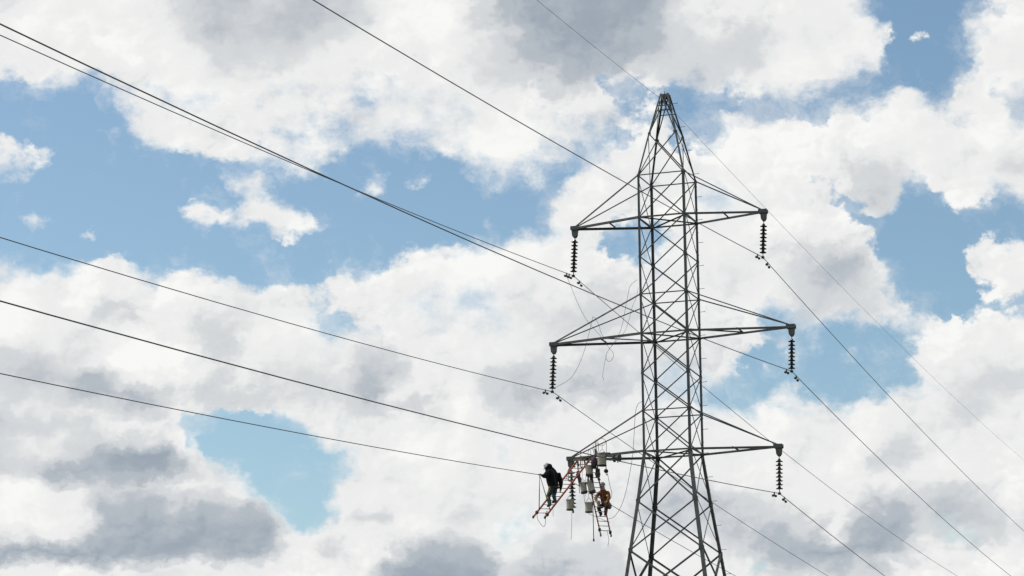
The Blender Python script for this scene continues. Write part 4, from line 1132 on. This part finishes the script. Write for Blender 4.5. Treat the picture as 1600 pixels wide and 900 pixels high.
# rope winch clamped along the near chord
r = thing('rope_winch', 'grey drum winch clamped along the lower left arm', 'winch', (-2.2, -0.66, 16.2))
MB().bar((-2.62, -0.56, 16.34), (-1.86, -0.76, 16.23), 0.13, 0.11).build('frame', 'steel', r)
m = MB().lathe((-2.10, -0.80, 16.16), (0.975, -0.22, -0.03), [(0.14, 0), (0.15, 0.01), (0.15, 0.03), (0.095, 0.035), (0.095, 0.22), (0.15, 0.225), (0.15, 0.25), (0.14, 0.26)], 18)
m.build('drum', 'iron', r)
MB().bar((-2.32, -0.70, 16.13), (-1.90, -0.80, 16.10), 0.05, 0.06).build('bracket', 'steel', r)
MB().tube([(-1.93, -0.86, 16.10), (-1.93, -0.90, 15.99), (-1.90, -0.92, 15.98)], 0.018, 6).build('crank', 'iron', r)
m = MB()
rr = random.Random(4)
for i in range(7):
    x = -2.82 + i * 0.075
    m.blob((x, -0.52 + rr.uniform(-0.03, 0.03), 16.40 + rr.uniform(-0.02, 0.03)), 0.07, 0.07, 0.055, 8, 6, 0.15, i)
solo('rolled_tarp', m, 'canvas_base', 'dark rolled tarp lying along the top of the arm over the beige bucket', 'tarp', (-2.6, -0.52, 16.36))

# more rigging between the ladder and the buckets
r = thing('lever_hoist', 'dark lever hoist hanging beside the insulator string behind the near ladder', 'hoist', (-3.72, -0.15, 15.62))
m = MB().box((-3.72, -0.15, 15.72), (0.05, 0, 0), (0, 0.045, 0), (0, 0, 0.13))
m.lathe((-3.72, -0.21, 15.70), (0, 1, 0), [(0.07, 0), (0.08, 0.01), (0.08, 0.10), (0.07, 0.11)], 14)
m.build('body', 'plum', r)
MB().bar((-3.70, -0.24, 15.70), (-3.57, -0.26, 15.55), 0.03, 0.045).build('lever', 'iron', r)
MB().tube([(-3.72, -0.15, 15.84), (-3.74, -0.2, 16.25)], 0.016, 6).build('chain', 'iron', r)
MB().tube([(-3.72, -0.15, 15.60), (-3.69, -0.15, 15.28), (-3.66, -0.2, 15.0)], 0.012, 6).build('load_chain', 'iron', r)
r = thing('hook_rack', 'tarnished brass bar with black hooks lashed under the arm between the ladder rails', 'hooks', (-3.66, -0.24, 16.10))
MB().bar((-3.90, -0.20, 16.27), (-3.36, -0.28, 16.27), 0.05, 0.06).build('bar', 'leather', r)
for x, l in ((-3.86, 0.20), (-3.70, 0.16), (-3.58, 0.24), (-3.42, 0.18)):
    MB().tube(smooth_path([(x, -0.24, 16.25), (x, -0.25, 16.25 - l), (x + 0.035, -0.25, 16.20 - l), (x + 0.06, -0.25, 16.25 - l)], 4), 0.020, 6).build('hook', 'strap', r)
r = thing('tool_holster', 'black holster of wrenches hung right of the near ladder', 'tool holster', (-3.60, -0.32, 15.25))
MB().box((-3.60, -0.32, 15.42), (0.055, 0, 0.02), (0, 0.04, 0), (-0.03, 0, 0.16)).build('pouch', 'canvas_base', r)
for x, z in ((-3.55, 15.30), (-3.50, 15.40), (-3.46, 15.27)):
    MB().bar((x, -0.34, z), (x + 0.07, -0.34, z - 0.12), 0.025, 0.035).build('wrench', 'iron', r)
MB().tube([(-3.62, -0.32, 15.56), (-3.66, -0.26, 16.20)], 0.014, 6).build('strap', 'strap', r)

# handlines with a round block
r = thing('pulley_block', 'round black pulley block hanging on a rope under the arm', 'pulley', (-2.659, 0.0, 15.74))
MB().lathe((-2.659, -0.05, 15.818), (0, 1, 0), [(0.06, 0), (0.078, 0.012), (0.082, 0.05), (0.078, 0.088), (0.06, 0.10)], 18).build('shell', 'strap', r)
MB().tube([(-2.659, 0, 15.88), (-2.659, 0, 15.99)], 0.016, 6).build('eye', 'iron', r)
MB().tube(smooth_path([(-2.659, 0, 15.75), (-2.655, 0, 15.68), (-2.63, 0, 15.66), (-2.62, 0, 15.70)], 4), 0.012, 6).build('hook', 'iron', r)


def rope(label, pts, rad=0.008, mat='rope', name='rope', cat='rope', k=5, group=None):
    return solo(name, MB().tube(smooth_path(pts, k), rad, 5), mat, label, cat, pts[0], group)


rope('rope dropping from the arm stay through the round block to the crouched worker',
     [(-2.63, 0.02, 16.95), (-2.635, 0.0, 16.5), (-2.655, 0, 15.98), (-2.60, 0.0, 15.7), (-2.62, 0.3, 15.35), (-2.9, 1.5, 15.1), (-3.40, 2.60, 14.99)], 0.009)
rope('thin rope hung from the upper left clamp, knotted in a hanging loop',
     [(-3.989, -0.3, 23.363), (-3.84, -0.3, 22.997), (-3.616, -0.3, 22.4), (-3.318, -0.3, 21.773), (-3.042, -0.3, 21.377), (-2.74, -0.3, 21.029), (-2.516, -0.3, 20.714),
      (-2.342, -0.3, 20.452), (-2.217, -0.3, 20.294), (-2.195, -0.3, 20.119), (-2.351, -0.3, 19.956), (-2.477, -0.3, 20.064), (-2.474, -0.32, 20.238), (-2.368, -0.32, 20.404),
      (-2.159, -0.34, 20.662), (-1.924, -0.4, 20.968), (-1.737, -0.5, 21.378), (-1.571, -0.6, 22.013), (-1.462, -0.7, 22.355), (-1.302, -0.85, 22.717), (-1.0, -0.95, 22.90)], 0.007)
rope('thin rope falling from the left tower leg to join the knotted loop',
     [(-0.97, -0.92, 22.60), (-1.10, -0.85, 22.2), (-1.293, -0.7, 21.917), (-1.428, -0.6, 21.553), (-1.588, -0.5, 21.192), (-1.746, -0.45, 20.955), (-1.927, -0.4, 20.819), (-2.36, -0.32, 20.43)], 0.006)
rope('short rope tail hanging straight down from the knotted loop',
     [(-2.474, -0.3, 20.213), (-2.558, -0.3, 19.847), (-2.642, -0.3, 19.406), (-2.60, -0.3, 19.33), (-2.62, -0.3, 19.24)], 0.006)
rope('slack rope drooping from the middle arm stay down to the middle left clamp',
     [(-3.009, -0.25, 21.75), (-3.065, -0.25, 21.479), (-3.148, -0.25, 21.185), (-3.285, -0.25, 20.695), (-3.473, -0.22, 20.21), (-3.685, -0.18, 19.802), (-3.921, -0.14, 19.495),
      (-4.207, -0.1, 19.315), (-4.70, -0.02, 19.12)], 0.007)
rope('short rope curving from the middle arm stay to the arm below it',
     [(-3.009, -0.25, 21.75), (-2.908, -0.25, 21.692), (-2.759, -0.27, 21.405), (-2.687, -0.3, 21.15), (-2.563, -0.32, 20.916), (-2.43, -0.34, 20.86)], 0.007)
rope('long grey rope sweeping from the left tower leg down to the far ladder',
     [(-0.907, -0.93, 18.233), (-1.083, -0.85, 18.161), (-1.243, -0.65, 17.982), (-1.392, -0.313, 17.674), (-1.55, 0.106, 17.258), (-1.814, 0.777, 16.585), (-2.03, 1.218, 16.142),
      (-2.279, 1.679, 15.674), (-2.555, 2.14, 15.203), (-2.87, 2.56, 14.775), (-3.23, 2.874, 14.458), (-3.52, 3.05, 14.40)], 0.009)
rope('rope with a small weight hanging straight down below the lowest left bucket',
     [(-3.93, -0.33, 14.40), (-3.945, -0.33, 14.0), (-3.965, -0.33, 13.5), (-3.985, -0.33, 13.24)], 0.007)
r = thing('hot_stick', 'dark pole hanging upright beside the lowest right bucket', 'pole', (-3.10, -0.30, 13.10))
MB().tube([(-3.115, -0.30, 14.90), (-3.10, -0.30, 13.22)], 0.016, 8).build('shaft', 'rope', r)
MB().tube([(-3.10, -0.30, 13.24), (-3.10, -0.30, 13.14)], [0.03, 0.035], 8).build('ferrule', 'iron', r)
MB().tube(smooth_path([(-3.115, -0.30, 14.90), (-3.12, -0.30, 15.3), (-3.05, -0.40, 16.22)], 4), 0.008, 5).build('tether', 'rope', r)
rope('short cord with a hook dangling from the foot of the far ladder',
     [tuple(on_ladder(T2, B2, S2, 0.94, 0.4)), (-3.78, 3.86, 13.75), (-3.785, 3.86, 13.55), (-3.82, 3.86, 13.47), (-3.785, 3.86, 13.44)], 0.008)
rope('cord dangling from a rung of the near ladder under the boots',
     [tuple(on_ladder(T1, B1, S1, 0.83, 0.75)), (-3.86, -2.83, 14.05), (-3.87, -2.83, 13.93), (-3.85, -2.83, 13.82)], 0.006)
a = tuple(on_ladder(T1, B1, S1, 0.95, -0.8))
b = tuple(on_ladder(T1, B1, S1, 0.95, 0.9))
rope('rope loop drooping below the foot of the near ladder',
     [a, (a[0] + 0.04, a[1], a[2] - 0.22), (-4.12, -3.25, 13.42), (-4.03, -3.25, 13.52), (-4.02, -3.25, 13.86), (-3.95, -3.25, 13.99), b], 0.009)
rope('thin cord slanting from the near ladder over to the tilted buckets',
     [(-3.66, -0.36, 15.66), (-3.50, -0.36, 15.47), (-3.36, -0.36, 15.34), (-3.22, -0.37, 15.36)], 0.010)
rope('thin cord sagging between the two lowest buckets and the far ladder foot',
     [(-3.47, -0.30, 14.98), (-3.42, -0.28, 14.55), (-3.36, -0.2, 14.25), (-3.25, 0.6, 14.17), (-3.42, 2.9, 14.24)], 0.008)
rope('thin cord hanging off the arm behind the near ladder',
     [(-3.44, 0.1, 16.25), (-3.46, 0.08, 15.8), (-3.53, 0.06, 15.3), (-3.52, 0.06, 14.9)], 0.008)
hw = wire_pt('LL', -3.40)
for s, lab in ((-1, 'left'), (1, 'right')):
    e = on_ladder(T1, B1, S1, 0.885, 0.95 * s)
    m = MB().tube([hw + Vector((0, 0, -0.02)), hw.lerp(e, 0.12), hw.lerp(e, 0.5), e], [0.014, 0.010, 0.016, 0.018], 6)
    solo('sling', m, 'strap', 'black sling from the gripped wire down to the %s rail of the near ladder' % lab, 'sling', hw, 'slings holding up the near ladder')
m = MB()
m.tube(smooth_path([wire_pt('LL', -0.12), (-4.16, -0.05, 15.9), (-4.08, 0.0, 16.05)], 4), 0.014, 6)
m.tube(smooth_path([wire_pt('LL', 0.12), (-4.16, 0.05, 15.9), (-4.08, 0.0, 16.05)], 4), 0.014, 6)
m.tube([(-4.08, 0, 16.03), (-4.06, 0, 16.10)], 0.03, 6)
solo('lifting_sling', m, 'strap', 'black sling holding the lowest left wire up to the arm tip bracket', 'sling', CLAMP['LL'])
rope('loose rope coil standing up on the arm stays',
     [(-2.80 + 0.17 * cos(t * 2 * pi / 9), 0.02 * t / 9 - 0.1, 16.92 + 0.14 * sin(t * 2 * pi / 9)) for t in range(12)], 0.008, k=3)
m = MB()
for i, (x0, x1, z1) in enumerate(((-2.90, -2.97, 16.92), (-2.93, -2.93, 16.98), (-2.95, -3.04, 16.78), (-2.88, -2.83, 16.86), (-2.98, -3.10, 16.70))):
    m.tube(smooth_path([(x0, -0.45, 16.36), ((x0 + x1) / 2 + 0.03, -0.42, 16.55), (x1, -0.38, z1)], 4), 0.011, 5)
m.blob((-2.92, -0.44, 16.50), 0.05, 0.05, 0.13, 8, 6, 0.2, 2)
solo('cable_bunch', m, 'rope', 'bunch of stiff cable ends sticking up above the plum bag', 'cables', (-2.92, -0.45, 16.36))
rope('small cord loop standing on the arm beside the ladder top',
     [(-3.24, -0.3, 16.36), (-3.27, -0.3, 16.5), (-3.22, -0.3, 16.62), (-3.16, -0.3, 16.56), (-3.17, -0.3, 16.36)], 0.008)
